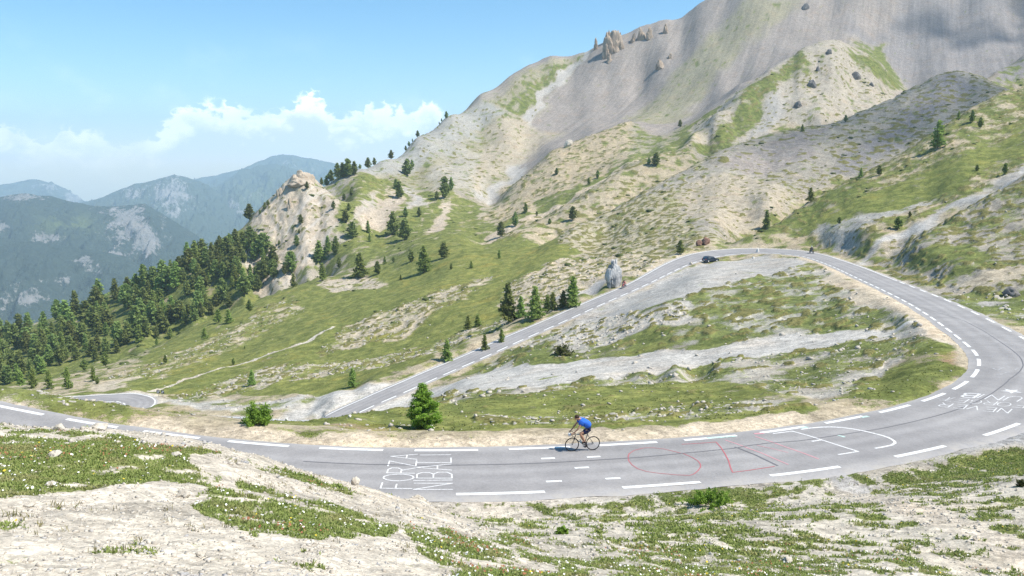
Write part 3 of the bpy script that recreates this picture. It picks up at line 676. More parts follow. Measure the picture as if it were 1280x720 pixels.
# ------------------------------------------------------------------ terrain material
def terrain_material():
    m, k, b = new_mat('mountain_ground', rough=0.95, spec=0.1)
    pos = k.new('ShaderNodeNewGeometry').outputs['Position']
    soil = k.new('ShaderNodeAttribute', attribute_name='soil').outputs['Color']
    cov = k.new('ShaderNodeAttribute', attribute_name='cover')
    sep = k.new('ShaderNodeSeparateColor'); k.l.new(cov.outputs['Color'], sep.inputs[0])
    gr, tuft, speck = sep.outputs[0], sep.outputs[1], sep.outputs[2]
    streak = cov.outputs['Alpha']
    more = k.new('ShaderNodeAttribute', attribute_name='more')
    sep2 = k.new('ShaderNodeSeparateColor'); k.l.new(more.outputs['Color'], sep2.inputs[0])
    mead, patch, rock = sep2.outputs[0], sep2.outputs[1], sep2.outputs[2]
    n_b = k.noise(pos, 0.03, 3); n_m = k.ramp(k.noise(pos, 0.35, 8, 0.65), 0.28, 0.72, False); n_f = k.ramp(k.noise(pos, 3.1, 9, 0.7), 0.28, 0.72, False)
    # soil: tone from grain and, on scree, from streaks down the slope
    def dot(v):
        n = k.new('ShaderNodeVectorMath', operation='DOT_PRODUCT'); k.l.new(pos, n.inputs[0]); n.inputs[1].default_value = v; return n.outputs['Value']
    cx = k.new('ShaderNodeCombineXYZ'); k.l.new(dot((0.30, -0.143, 0.0)), cx.inputs[0]); k.l.new(dot((0.0056, 0.0117, 0.002)), cx.inputs[1])
    n_s = k.ramp(k.noise(cx.outputs[0], 1.0, 8, 0.68, 0.15), 0.25, 0.75, False)
    tone = k.math('ADD', k.math('MULTIPLY', k.math('SUBTRACT', n_f, 0.5), 0.6), k.math('MULTIPLY', k.math('SUBTRACT', n_m, 0.5), 0.35))
    tone = k.math('ADD', tone, k.math('MULTIPLY', k.math('MULTIPLY', k.math('SUBTRACT', n_s, 0.5), 0.42), streak))
    tone = k.math('ADD', tone, k.math('MULTIPLY', k.math('SUBTRACT', n_b, 0.5), 0.35))
    tone = k.math('MAXIMUM', k.math('ADD', tone, 1.0), 0.35)
    cmb = k.new('ShaderNodeCombineColor')
    for i in range(3): k.l.new(tone, cmb.inputs[i])
    col = k.mix(1.0, soil, cmb.outputs[0], 'MULTIPLY')
    # broken stone: every stone its own tone, three sizes
    def stones(sc, amp):
        v = k.new('ShaderNodeTexVoronoi'); k.l.new(pos, v.inputs['Vector']); v.inputs['Scale'].default_value = sc
        q = k.new('ShaderNodeSeparateColor'); k.l.new(v.outputs['Color'], q.inputs[0])
        return k.math('MULTIPLY', k.math('SUBTRACT', q.outputs[0], 0.5), amp)
    st = k.math('ADD', k.math('ADD', stones(26.0, 0.42), stones(2.3, 0.34)), k.math('ADD', k.math('MULTIPLY', stones(0.62, 0.26), k.math('SUBTRACT', 1.0, k.math('MULTIPLY', streak, 0.75))), stones(7.0, 0.34)))
    st = k.math('MAXIMUM', k.math('ADD', st, 1.0), 0.3)
    cs = k.new('ShaderNodeCombineColor')
    for i in range(3): k.l.new(st, cs.inputs[i])
    col = k.mix(1.0, col, cs.outputs[0], 'MULTIPLY')
    warm = k.noise(pos, 0.11, 5, 0.6)
    col = k.mix(k.math('MULTIPLY', k.ramp(warm, 0.5, 0.7), 0.30), col, k.mix(1.0, col, (1.10, 0.92, 0.74, 1), 'MULTIPLY'))
    # dark specks of stones and crevices
    vor = k.new('ShaderNodeTexVoronoi'); k.l.new(pos, vor.inputs['Vector']); vor.inputs['Scale'].default_value = 1.1
    col = k.mix(k.math('MULTIPLY', k.ramp(k.noise(pos, 1.2, 6, 0.7), 0.60, 0.70), 0.35), col, (0.20, 0.18, 0.15, 1))
    # turf
    g1 = k.mix(k.ramp(n_m, 0.35, 0.68), (0.094, 0.118, 0.025, 1), (0.170, 0.190, 0.048, 1))
    g2 = k.mix(k.ramp(n_m, 0.35, 0.68), (0.155, 0.176, 0.038, 1), (0.232, 0.226, 0.056, 1))
    gcol = k.mix(k.math('MULTIPLY', mead, 0.85, clamp=True), g1, g2)
    gcol = k.mix(k.math('MULTIPLY', k.ramp(n_b, 0.35, 0.65), 0.5), gcol, k.mix(1.0, gcol, (0.78, 0.86, 0.8, 1), 'MULTIPLY'))
    gcol = k.mix(k.math('MULTIPLY', k.ramp(k.noise(pos, 0.09, 4, 0.6), 0.56, 0.68), k.math('ADD', k.math('MULTIPLY', mead, 0.5), 0.25)), gcol, (0.27, 0.235, 0.05, 1))
    gtone = k.math('ADD', k.math('MULTIPLY', n_f, 0.9), 0.55)
    cmb2 = k.new('ShaderNodeCombineColor')
    for i in range(3): k.l.new(gtone, cmb2.inputs[i])
    gcol = k.mix(1.0, gcol, cmb2.outputs[0], 'MULTIPLY')
    gcol = k.mix(0.75, gcol, k.mix(1.0, gcol, cs.outputs[0], 'MULTIPLY'))
    edge = k.math('ADD', k.math('MULTIPLY', k.math('SUBTRACT', n_m, 0.5), 0.55), k.math('MULTIPLY', k.math('SUBTRACT', n_f, 0.5), 0.75))
    edge = k.math('ADD', edge, k.math('MULTIPLY', k.math('SUBTRACT', k.noise(pos, 14.0, 5, 0.7), 0.5), 1.6))
    gm = k.math('MULTIPLY', k.ramp(k.math('ADD', patch, edge), 0.30, 0.66), 0.93)
    col = k.mix(gm, col, gcol)
    # stepped turf tufts
    tcol = k.mix(k.ramp(n_f, 0.3, 0.7), (0.105, 0.105, 0.035, 1), (0.215, 0.195, 0.075, 1))
    col = k.mix(k.ramp(k.math('ADD', tuft, k.math('MULTIPLY', k.math('SUBTRACT', n_f, 0.5), 0.8)), 0.4, 0.6), col, tcol)
    # pale blocks
    pc = k.mix(n_f, (0.30, 0.275, 0.235, 1), (0.48, 0.445, 0.38, 1))
    col = k.mix(k.ramp(speck, 0.4, 0.6), col, pc)
    col = k.mix(k.math('MULTIPLY', k.math('MULTIPLY', rock, k.ramp(n_s, 0.5, 0.72)), 0.7), col, (0.50, 0.46, 0.41, 1))
    k.l.new(col, b.inputs['Base Color'])
    bmp = k.new('ShaderNodeBump'); bmp.inputs['Strength'].default_value = 0.8; bmp.inputs['Distance'].default_value = 0.35
    hh = k.math('ADD', k.math('MULTIPLY', n_m, 0.4), k.math('MULTIPLY', n_f, 0.10))
    k.l.new(hh, bmp.inputs['Height']); k.l.new(bmp.outputs[0], b.inputs['Normal'])
    return m
MAT_GROUND = terrain_material()
me = mesh_from('terrain', np.stack([Xg, Yg, Zg], 2).reshape(-1, 3), grid_faces(ND, NU), MAT_GROUND)
set_attr(me, 'soil', np.concatenate([SOIL, np.ones(sh + (1,), np.float32)], 2).reshape(-1, 4))
set_attr(me, 'cover', np.stack([GRASS, TMASK, SMASK, np.clip(STREAK, 0, 1)], 2).reshape(-1, 4))
set_attr(me, 'more', np.stack([np.clip(MEAD, 0, 1), GPATCH, ROCK, np.ones(sh)], 2).reshape(-1, 4))
me.polygons.foreach_set('use_smooth', np.ones(len(me.polygons), bool))
tag(link('terrain', me), kind='structure')

# ------------------------------------------------------------------ valley floor and distant ranges
def far_material(name, rockc, woodc, meadc):
    m, k, b = new_mat(name, rough=1.0, spec=0.05)
    pos = k.new('ShaderNodeNewGeometry').outputs['Position']
    at = k.new('ShaderNodeAttribute', attribute_name='cover')
    sep = k.new('ShaderNodeSeparateColor'); k.l.new(at.outputs['Color'], sep.inputs[0])
    n1 = k.ramp(k.noise(k.vscale(pos, (1.0, 0.45, 0.45)), 0.009, 9, 0.72), 0.2, 0.8, False); n2 = k.ramp(k.noise(pos, 0.06, 6, 0.7), 0.2, 0.8, False)
    wood = k.mix(n2, tuple(c * 0.6 for c in woodc) + (1,), tuple(c * 1.4 for c in woodc) + (1,))
    wood = k.mix(k.math('MULTIPLY', sep.outputs[1], k.ramp(n1, 0.4, 0.55)), wood, tuple(meadc) + (1,))
    rk = k.mix(n2, tuple(c * 0.75 for c in rockc) + (1,), tuple(c * 1.2 for c in rockc) + (1,))
    n3 = k.ramp(k.noise(k.vscale(pos, (0.030, 0.010, 0.007)), 1.0, 6, 0.7), 0.25, 0.75, False)
    rk = k.mix(n3, k.mix(1.0, rk, (0.45, 0.5, 0.52, 1), 'MULTIPLY'), rk)
    f = k.ramp(k.math('ADD', sep.outputs[0], k.math('ADD', k.math('MULTIPLY', k.math('SUBTRACT', n1, 0.5), 0.95), k.math('ADD', k.math('MULTIPLY', k.math('SUBTRACT', n3, 0.5), 0.8), k.math('MULTIPLY', k.math('SUBTRACT', n2, 0.5), 1.0)))), 0.46, 0.66)
    col = k.mix(f, wood, rk)
    k.l.new(col, b.inputs['Base Color'])
    bmp = k.new('ShaderNodeBump'); bmp.inputs['Strength'].default_value = 0.8; bmp.inputs['Distance'].default_value = 12
    k.l.new(n2, bmp.inputs['Height']); k.l.new(bmp.outputs[0], b.inputs['Normal'])
    return m
MAT_FAR = far_material('distant_slopes', (0.34, 0.32, 0.30), (0.05, 0.07, 0.055), (0.13, 0.16, 0.07))
MAT_FAR2 = far_material('distant_slopes_alpine', (0.40, 0.38, 0.36), (0.075, 0.10, 0.07), (0.14, 0.17, 0.08))

def mountain(name, sky, dist, depth, base_z, rough, marks=(), mat=MAT_FAR, nu=620, nd=240, back=0.5, seed=0.0, label=None):
    """ridge seen along `sky` (sight lines) at `dist`; its near face falls `depth` metres towards the viewer"""
    px = np.array([s[0] for s in sky], float); py = np.array([s[1] for s in sky], float)
    xs = np.linspace(px[0], px[-1], nu)
    cr = np.interp(xs, px, py)
    u = np.array([sight(a, b) for a, b in zip(xs, cr)])
    v = np.linspace(-1, back, nd)                       # -1 foot in front, 0 crest, back behind
    Ucol, V = np.meshgrid(u[:, 0], v)
    D = dist + V * depth
    X = Ucol * D; Y = D
    zc = np.interp(Ucol, u[:, 0], u[:, 1] * dist)
    s = np.abs(V)
    prof = np.where(V < 0, 1 - s ** 1.05, 1 - (s / back) ** 1.2)
    Z = base_z + (zc - base_z) * prof
    rg = ridged2(X / rough * 1.0 + seed, (Y + 0.25 * X) / rough * 0.45, 7) - 0.6
    fb = fbm2(X / (rough * 0.35) + seed, Y / (rough * 0.35), 7, 0.58)
    amp = rough * 0.62 * sstep(0.0, 0.22, s)
    Z = Z + (rg + 0.25 * fb) * amp + fb * rough * 0.045
    me = mesh_from(name, np.stack([X, Y, Z], 2).reshape(-1, 3), grid_faces(nd, nu), mat)
    C = np.zeros(X.shape + (4,)); C[..., 3] = 1
    R = Y / 1.0
    P1 = 640 + FOC * (X / Y); 
    tz = Z / Y
    bb = (tz * CP + SP) / (CP - tz * SP); P2 = 360 - FOC * bb
    a1 = X / Y; ry = CP + bb * SP; P1 = 640 + FOC * a1 * ry
    # survey of bare rock and meadows on the face, as plan discs round surveyed points
    for (mx, my, rx, ryy, rockv, meadv) in marks:
        w = np.exp(-(((P1 - mx) / rx) ** 2 + ((P2 - my) / ryy) ** 2) * 1.1)
        C[..., 0] = np.maximum(C[..., 0], rockv * w); C[..., 1] = np.maximum(C[..., 1], meadv * w)
    set_attr(me, 'cover', C.reshape(-1, 4))
    me.polygons.foreach_set('use_smooth', np.ones(len(me.polygons), bool))
    o = link(name, me); tag(o, kind='structure')
    return o
mountain('wooded_mountain', [(-420, 330), (-200, 270), (-60, 252), (0, 246), (28, 241), (70, 247), (110, 256), (150, 258), (182, 254), (205, 268), (235, 287), (262, 305), (330, 350), (420, 420)],
         3200, 1500, -640, 230, [(25, 246, 40, 7, 0.78, 0), (5, 285, 12, 9, 1.0, 0), (60, 297, 26, 8, 0.72, 0), (158, 282, 36, 30, 0.86, 0), (205, 275, 10, 20, 0.6, 0), (182, 302, 30, 20, 0.74, 0), (85, 280, 36, 14, 0, 1), (145, 318, 26, 6, 0.62, 0), (105, 330, 60, 6, 0.45, 0)], seed=3.1)
mountain('wooded_spur', [(-420, 300), (-160, 292), (-40, 294), (0, 297), (45, 303), (90, 309), (130, 314), (160, 322), (200, 350), (280, 420)],
         2500, 900, -620, 160, [(105, 325, 16, 8, 0.7, 0), (125, 340, 18, 12, 0.6, 0), (70, 350, 30, 8, 0.5, 0), (30, 365, 40, 20, 0.42, 0), (45, 372, 20, 8, 0.5, 0)], seed=8.2)
mountain('bare_mountain', [(40, 300), (95, 256), (135, 244), (152, 236), (168, 229), (182, 229), (200, 223), (218, 217.5), (232, 221), (250, 226), (266, 236), (290, 255), (330, 300)],
         5600, 2000, -500, 300, [(215, 242, 30, 24, 0.85, 0), (165, 242, 18, 14, 0.72, 0), (215, 266, 16, 9, 0.8, 0), (190, 235, 30, 12, 0.45, 0)], MAT_FAR2, seed=1.7)
mountain('grassy_mountain', [(200, 300), (236, 265), (262, 240), (285, 224), (305, 214), (322, 207), (345, 205), (372, 212), (400, 222), (430, 240), (520, 290)],
         6700, 2300, -420, 380, [(280, 255, 30, 10, 0.5, 0.5), (330, 240, 60, 20, 0.2, 0.8), (300, 265, 20, 5, 0.6, 0)], MAT_FAR2, seed=5.5)
mountain('hazy_peak', [(180, 260), (245, 224), (272, 219), (300, 212), (325, 201), (340, 195), (354, 192.5), (370, 195), (395, 199), (420, 205), (460, 214), (560, 240)],
         8300, 2600, -500, 430, [(360, 215, 60, 20, 0.4, 0.5)], MAT_FAR2, seed=9.4)
mountain('hazy_range', [(-400, 235), (-200, 228), (-80, 236), (0, 232), (30, 226), (48, 224), (70, 231), (88, 240), (105, 252), (140, 262), (240, 262), (300, 255), (420, 250), (560, 262)],
         8000, 2400, -600, 420, [(95, 245, 14, 10, 1.0, 0), (60, 235, 30, 10, 0.5, 0)], MAT_FAR2, seed=2.3)
bm = bmesh.new()
_v = [bm.verts.new(p) for p in ((-10200, -300, -760), (10200, -300, -760), (10200, 10100, -760), (-10200, 10100, -760))]
bm.faces.new(_v); me = bpy.data.meshes.new('valley_floor'); bm.to_mesh(me); bm.free()
mv, kv, bv = new_mat('valley_forest', (0.05, 0.07, 0.04), 1.0, 0.05)
kv.l.new(kv.mix(kv.noise(kv.new('ShaderNodeNewGeometry').outputs['Position'], 0.004, 8), (0.03, 0.05, 0.03, 1), (0.10, 0.12, 0.06, 1)), bv.inputs['Base Color'])
me.materials.append(mv); tag(link('valley_floor', me), kind='structure')

# ------------------------------------------------------------------ daylight
SUN_EL = math.radians(54.0)
SUN_DIR = Vector((0.975, -0.22, 0)).normalized() * math.cos(SUN_EL) + Vector((0, 0, math.sin(SUN_EL)))
sl_ = bpy.data.lights.new('sun', 'SUN'); sl_.energy = 4.7; sl_.angle = math.radians(0.53); sl_.color = (1.0, 0.95, 0.87)
so = bpy.data.objects.new('sun', sl_); COL.objects.link(so); so.location = (60, -20, 120)
so.rotation_euler = SUN_DIR.to_track_quat('Z', 'Y').to_euler()
world = bpy.data.worlds.new('World'); scene.world = world; world.use_nodes = True
k = NT(world); bg = k.n['Background']
sky = k.new('ShaderNodeTexSky', sky_type='NISHITA'); sky.sun_disc = False
sky.sun_elevation = SUN_EL; sky.sun_rotation = math.atan2(SUN_DIR.x, SUN_DIR.y); sky.altitude = 2200; sky.air_density = 1.0; sky.dust_density = 0.4; sky.ozone_density = 1.4
SKY_STRENGTH = 0.115
bg.inputs['Strength'].default_value = SKY_STRENGTH
# cumulus far beyond the ranges, drawn by direction
tc = k.new('ShaderNodeTexCoord').outputs['Generated']
sx = k.new('ShaderNodeSeparateXYZ'); k.l.new(tc, sx.inputs[0])
az = k.math('ARCTAN2', sx.outputs[0], sx.outputs[1]); el = k.math('ARCSINE', sx.outputs[2])
cv = k.new('ShaderNodeCombineXYZ'); k.l.new(az, cv.inputs[0]); k.l.new(k.math('MULTIPLY', el, 1.35), cv.inputs[1])
n_cl = k.math('ADD', k.math('MULTIPLY', k.noise(cv.outputs[0], 26, 7, 0.58), 0.6), k.math('MULTIPLY', k.math('ABSOLUTE', k.math('SUBTRACT', k.noise(cv.outputs[0], 52, 4, 0.5), 0.5)), -1.6)); n_ps = k.noise(cv.outputs[0], 9, 5, 0.55); n_sh = k.noise(cv.outputs[0], 17, 5, 0.5)
def azp(px): return math.atan((px - 640) / FOC)
def elp(py): return math.atan((200 - py) / FOC)
A0, A1 = -0.72, 0.30
fc = k.new('ShaderNodeFloatCurve'); k.l.new(k.ramp(az, A0, A1, False), fc.inputs['Value'])
TOP = [(-60, 190), (-20, 172), (20, 170), (50, 178), (70, 182), (88, 164), (110, 168), (140, 172), (165, 182), (195, 176), (215, 156), (245, 142), (285, 134), (320, 138), (350, 140), (372, 130), (392, 119), (412, 128), (425, 146), (450, 142), (475, 132), (500, 134), (520, 144), (536, 132), (555, 146), (600, 160), (680, 175), (800, 190)]
cur = fc.mapping.curves[0]
tp = [((azp(x) - A0) / (A1 - A0), elp(y) / 0.12) for x, y in TOP]
cur.points[0].location = tp[0]; cur.points[1].location = tp[-1]
for p in tp[1:-1]: cur.points.new(*p)
fc.mapping.update()
top = k.math('MULTIPLY', fc.outputs[0], 0.12)
fo = k.new('ShaderNodeFloatCurve'); k.l.new(k.ramp(az, A0, A1, False), fo.inputs['Value'])
OP = [(-60, .8), (30, .9), (75, .55), (110, .85), (165, .5), (195, .6), (225, .85), (300, .95), (390, 1.0), (450, .8), (520, .75), (600, .5), (800, .1)]
cur = fo.mapping.curves[0]
tp = [((azp(x) - A0) / (A1 - A0), y) for x, y in OP]
cur.points[0].location = tp[0]; cur.points[1].location = tp[-1]
for p in tp[1:-1]: cur.points.new(*p)
fo.mapping.update()
above = k.math('SUBTRACT', k.math('ADD', top, k.math('ADD', k.math('MULTIPLY', k.math('SUBTRACT', n_cl, 0.2), 0.05), k.math('MULTIPLY', k.math('SUBTRACT', n_ps, 0.5), 0.04))), el)
body = k.ramp(above, -0.001, 0.010)
thin = k.ramp(el, -0.016, 0.022)                             # veiled towards the horizon
dens = k.math('MULTIPLY', k.math('MULTIPLY', body, fo.outputs[0]), k.math('ADD', k.math('MULTIPLY', thin, 0.85), 0.15))
dens = k.math('MULTIPLY', dens, k.math('ADD', k.math('MULTIPLY', n_ps, 1.5), 0.2), clamp=True)
wisp = k.math('MULTIPLY', k.math('MULTIPLY', k.ramp(n_ps, 0.52, 0.75), k.ramp(el, 0.16, 0.05)), 0.18)
dens = k.math('MAXIMUM', dens, k.math('MULTIPLY', wisp, k.ramp(el, -0.02, 0.02)))
shade = k.ramp(k.math('ADD', above, k.math('MULTIPLY', k.math('SUBTRACT', n_sh, 0.5), 0.11)), 0.006, 0.045)
ccol = k.mix(shade, (13.5, 13.4, 13.3, 1), (7.0, 7.8, 9.2, 1))
hs = k.new('ShaderNodeHueSaturation'); hs.inputs['Saturation'].default_value = 1.3; hs.inputs['Hue'].default_value = 0.488; k.l.new(sky.outputs[0], hs.inputs['Color'])
skyc = k.mix(dens, hs.outputs[0], ccol)
k.l.new(skyc, bg.inputs['Color'])

# ------------------------------------------------------------------ air
def haze_box():
    bm = bmesh.new()
    x0, x1, y0, y1, z0, z1 = -10400, 10400, -400, 10300, -1100, float(Zg.max()) + 20
    v = [bm.verts.new(p) for p in ((x0, y0, z0), (x1, y0, z0), (x1, y1, z0), (x0, y1, z0), (x0, y0, z1), (x1, y0, z1), (x1, y1, z1), (x0, y1, z1))]
    for f in ((0, 3, 2, 1), (4, 5, 6, 7), (0, 1, 5, 4), (1, 2, 6, 5), (2, 3, 7, 6), (3, 0, 4, 7)): bm.faces.new([v[i] for i in f])
    me = bpy.data.meshes.new('haze'); bm.to_mesh(me); bm.free()
    m = bpy.data.materials.new('air'); m.use_nodes = True; nt = m.node_tree
    for n in list(nt.nodes):
        if n.type == 'BSDF_PRINCIPLED': nt.nodes.remove(n)
    pv = nt.nodes.new('ShaderNodeVolumePrincipled'); pv.inputs['Color'].default_value = (0.64, 0.84, 1.0, 1); pv.inputs['Density'].default_value = HAZE
    pv.inputs['Anisotropy'].default_value = 0.1
    nt.links.new(pv.outputs[0], nt.nodes['Material Output'].inputs['Volume'])
    me.materials.append(m)
    tag(link('haze', me), kind='stuff')
HAZE = 1.38e-4
haze_box()

# ------------------------------------------------------------------ camera
cam = bpy.data.cameras.new('camera'); co = bpy.data.objects.new('camera', cam); COL.objects.link(co)
cam.sensor_width = 36; cam.lens = 36 * FOC / 1280; cam.clip_start = 0.1; cam.clip_end = 80000
co.rotation_euler = (math.pi / 2 - PITCH, 0, 0); scene.camera = co
scene.render.resolution_x = 1024; scene.render.resolution_y = 576
DENOISE = True
vs = scene.view_settings
vs.view_transform = 'Standard'; vs.look = 'None'; vs.gamma = 1.0; vs.use_curve_mapping = False
vs.exposure = 0.66
scene.cycles.use_denoising = DENOISE
scene.cycles.denoiser = 'OPENIMAGEDENOISE'; scene.cycles.denoising_prefilter = 'NONE'; scene.cycles.denoising_input_passes = 'RGB_ALBEDO_NORMAL'
scene.cycles.volume_bounces = 4
scene.cycles.transparent_max_bounces = 64
scene.cycles.max_bounces = 8
print('ZMAX', Zg.max())

# ------------------------------------------------------------------ carriageways
def asphalt_material():
    m, k, b = new_mat('asphalt', rough=0.85, spec=0.25)
    pos = k.new('ShaderNodeNewGeometry').outputs['Position']
    lat = k.new('ShaderNodeAttribute', attribute_name='lat').outputs['Color']
    sp = k.new('ShaderNodeSeparateColor'); k.l.new(lat, sp.inputs[0])
    n1 = k.noise(pos, 0.25, 6, 0.6); n2 = k.ramp(k.noise(pos, 9.0, 6, 0.7), 0.25, 0.75, False); n3 = k.noise(k.vscale(pos, (0.5, 0.5, 0.5)), 3.0, 5, 0.6)
    base = k.mix(k.ramp(n1, 0.35, 0.65), (0.272, 0.260, 0.256, 1), (0.325, 0.310, 0.302, 1))
    tw = k.new('ShaderNodeFloatCurve'); k.l.new(sp.outputs[0], tw.inputs['Value'])
    c = tw.mapping.curves[0]; c.points[0].location = (0, 0.62); c.points[1].location = (1, 0.66)
    for p in ((0.08, 0.52), (0.2, 0.44), (0.32, 0.52), (0.44, 0.46), (0.52, 0.56), (0.6, 0.47), (0.7, 0.53), (0.82, 0.45), (0.92, 0.55)): c.points.new(*p)
    tw.mapping.update()
    tone = k.math('ADD', k.math('ADD', k.math('MULTIPLY', k.math('ADD', tw.outputs[0], -0.08), 1.55), k.math('MULTIPLY', n2, 0.30)), k.math('SUBTRACT', k.math('MULTIPLY', n3, 0.3), 0.0))
    cmb = k.new('ShaderNodeCombineColor')
    for i in range(3): k.l.new(tone, cmb.inputs[i])
    col = k.mix(1.0, base, cmb.outputs[0], 'MULTIPLY')
    # grit washed onto the edge
    col = k.mix(k.math('MULTIPLY', sp.outputs[1], k.ramp(k.noise(pos, 1.3, 8, 0.7), 0.40, 0.66)), col, (0.40, 0.37, 0.33, 1))
    k.l.new(col, b.inputs['Base Color'])
    bp = k.new('ShaderNodeBump'); bp.inputs['Strength'].default_value = 0.25; bp.inputs['Distance'].default_value = 0.01
    k.l.new(n2, bp.inputs['Height']); k.l.new(bp.outputs[0], b.inputs['Normal'])
    return m
MAT_ASPH = asphalt_material()
def ribbon(name, path_fn, n, lo, hi, mat, grit):
    K = 13
    V = []; L = []
    for i in range(n):
        a = lo(i); c = hi(i)
        for j in range(K):
            f = j / (K - 1); o = a + (c - a) * f
            x, y, z = path_fn(i, o)
            if j in (0, K - 1): z -= 0.07
            V.append((x, y, z)); ed = max(0.0, 1 - min(f, 1 - f) * (c - a) / 0.8)
            L.append((f, ed * grit(i, f), 0, 1))
    me = mesh_from(name, V, grid_faces(n, K), mat); set_attr(me, 'lat', np.array(L))
    me.polygons.foreach_set('use_smooth', np.ones(len(me.polygons), bool))
    return me
rag = lambda i, s: 0.22 * float(perlin2(np.array([i * 0.11 + s]), np.array([s * 3.3]))[0]) + 0.10 * float(perlin2(np.array([i * 0.43 + s]), np.array([s * 1.7]))[0])
ROAD = link('road', ribbon('road', lambda i, o: road_pt(i, o, 0.0), len(EDGE), lambda i: -0.62 + rag(i, 1.3) * 0.6, lambda i: WID[i] + 0.65 + rag(i, 7.7), MAT_ASPH, lambda i, f: 0.9 if f > 0.5 else 0.55))
tag(ROAD, kind='structure')
def hair_pt(i, o, dz=0.0):
    i = int(min(len(HAIR) - 1, max(0, i)))
    return (HAIR[i, 0] + HNRM[i, 0] * o, HAIR[i, 1] + HNRM[i, 1] * o, HAIR[i, 2] + dz)
HROAD = link('road', ribbon('lower_road', lambda i, o: hair_pt(i, o), len(HAIR), lambda i: -2.9, lambda i: 2.9 , MAT_ASPH, lambda i, f: 0.6))
tag(HROAD, kind='structure')

def paint_material(name, col, wear):
    m, k, b = new_mat(name, col, 0.7, 0.2)
    pos = k.new('ShaderNodeNewGeometry').outputs['Position']
    n = k.ramp(k.noise(pos, 11.0, 6, 0.7), 0.62 - wear * 0.35, 0.72 - wear * 0.2)
    k.l.new(k.mix(k.math('MULTIPLY', n, min(1, wear * 1.4)), tuple(col) + (1,), (0.29, 0.28, 0.275, 1)), b.inputs['Base Color'])
    return m
MAT_LINE = paint_material('road_paint', (0.78, 0.78, 0.76), 0.35)
MAT_LETTER = paint_material('hand_paint', (0.72, 0.71, 0.70), 0.42)
MAT_OLD = paint_material('old_hand_paint', (0.66, 0.655, 0.65), 0.45)
MAT_FAINT = paint_material('worn_paint', (0.46, 0.455, 0.46), 0.75)
MAT_RED = paint_material('red_paint', (0.40, 0.13, 0.14), 0.3)
MAT_PINK = paint_material('pink_paint', (0.52, 0.27, 0.29), 0.35)
MAT_TAR = paint_material('tar', (0.145, 0.142, 0.15), 0.3)
MAT_MINT = paint_material('mint_paint', (0.50, 0.70, 0.62), 0.5)

class Strips:
    """flat painted strips that follow the carriageway"""
    def __init__(s): s.V = []; s.F = []
    def quad(s, a, b, c, d):
        n = len(s.V); s.V += [a, b, c, d]; s.F.append((n, n + 1, n + 2, n + 3))
    def along(s, i0, i1, off, w, fn=road_pt, dz=0.006):
        n = max(1, int(math.ceil((i1 - i0) / 1.0)))
        for k in range(n):
            a = i0 + (i1 - i0) * k / n; b = i0 + (i1 - i0) * (k + 1) / n
            oa = off(a) if callable(off) else off; ob = off(b) if callable(off) else off
            s.quad(fn(a, oa - w / 2, dz), fn(a, oa + w / 2, dz), fn(b, ob + w / 2, dz), fn(b, ob - w / 2, dz))
    def stroke(s, pts, w, dz=0.006, lift=True):
        """polyline of (index, offset) road coordinates"""
        P = []
        for (a, b) in zip(pts[:-1], pts[1:]):
            n = max(1, int(math.hypot((b[0] - a[0]) * 0.5, b[1] - a[1]) / 0.4))
            for k in range(n): P.append((a[0] + (b[0] - a[0]) * k / n, a[1] + (b[1] - a[1]) * k / n))
        P.append(pts[-1])
        for a, b in zip(P[:-1], P[1:]):
            dx = (b[0] - a[0]) * 0.5; dy = b[1] - a[1]; L = math.hypot(dx, dy) or 1
            nx, ny = -dy / L * w / 2, dx / L * w / 2
            ex, ey = dx / L * w * 0.3, dy / L * w * 0.3
            q = [(a[0] + (nx - ex) / 0.5, a[1] + ny - ey), (a[0] + (-nx - ex) / 0.5, a[1] - ny - ey), (b[0] + (-nx + ex) / 0.5, b[1] - ny + ey), (b[0] + (nx + ex) / 0.5, b[1] + ny + ey)]
            s.dzc = getattr(s, 'dzc', 0) + 0.0002
            s.quad(*[road_pt(i, o, dz + (s.dzc % 0.002)) for i, o in q])
    def build(s, name, mat, parent):
        return link(name, mesh_from(name, s.V, s.F, mat), parent)

def road_index(px, py):
    """road coordinates (index, offset) of the carriageway point on a sight line"""
    u, t = sight(px, py)
    lo = 20.0
    best = None
    for d in np.arange(24, 215, 0.25):
        x = u * d
        gx = (x - RR['x0']) / RR['res']; gy = (d - RR['y0']) / RR['res']
        if not (0 <= gx < RR['n'][1] - 1 and 0 <= gy < RR['n'][0] - 1): continue
        o = RR['off'][int(gy), int(gx)]
        if -2 < o < 10:
            z = RR['z'][int(gy), int(gx)]
            if t * d <= z + 0.02:
                # refine against exact path
                i0 = int(RR['idx'][int(gy), int(gx)])
                for it in range(12):
                    j = min(range(max(0, i0 - 6), min(len(EDGE), i0 + 7)), key=lambda q: (EDGE[q, 0] - x) ** 2 + (EDGE[q, 1] - d) ** 2)
                    ofs = (x - EDGE[j, 0]) * NRM[j, 0] + (d - EDGE[j, 1]) * NRM[j, 1]
                    al = (x - EDGE[j, 0]) * TANG[j, 0] + (d - EDGE[j, 1]) * TANG[j, 1]
                    z = EDGE[j, 2] + BANK[j] * ofs
                    d = z / t; x = u * d; i0 = j
                return (j + al / 0.5, ofs)
    return None
def px_stroke(S, pts, w, dz=0.006):
    q = [road_index(*p) for p in pts]
    S.stroke([p for p in q if p], w, dz)

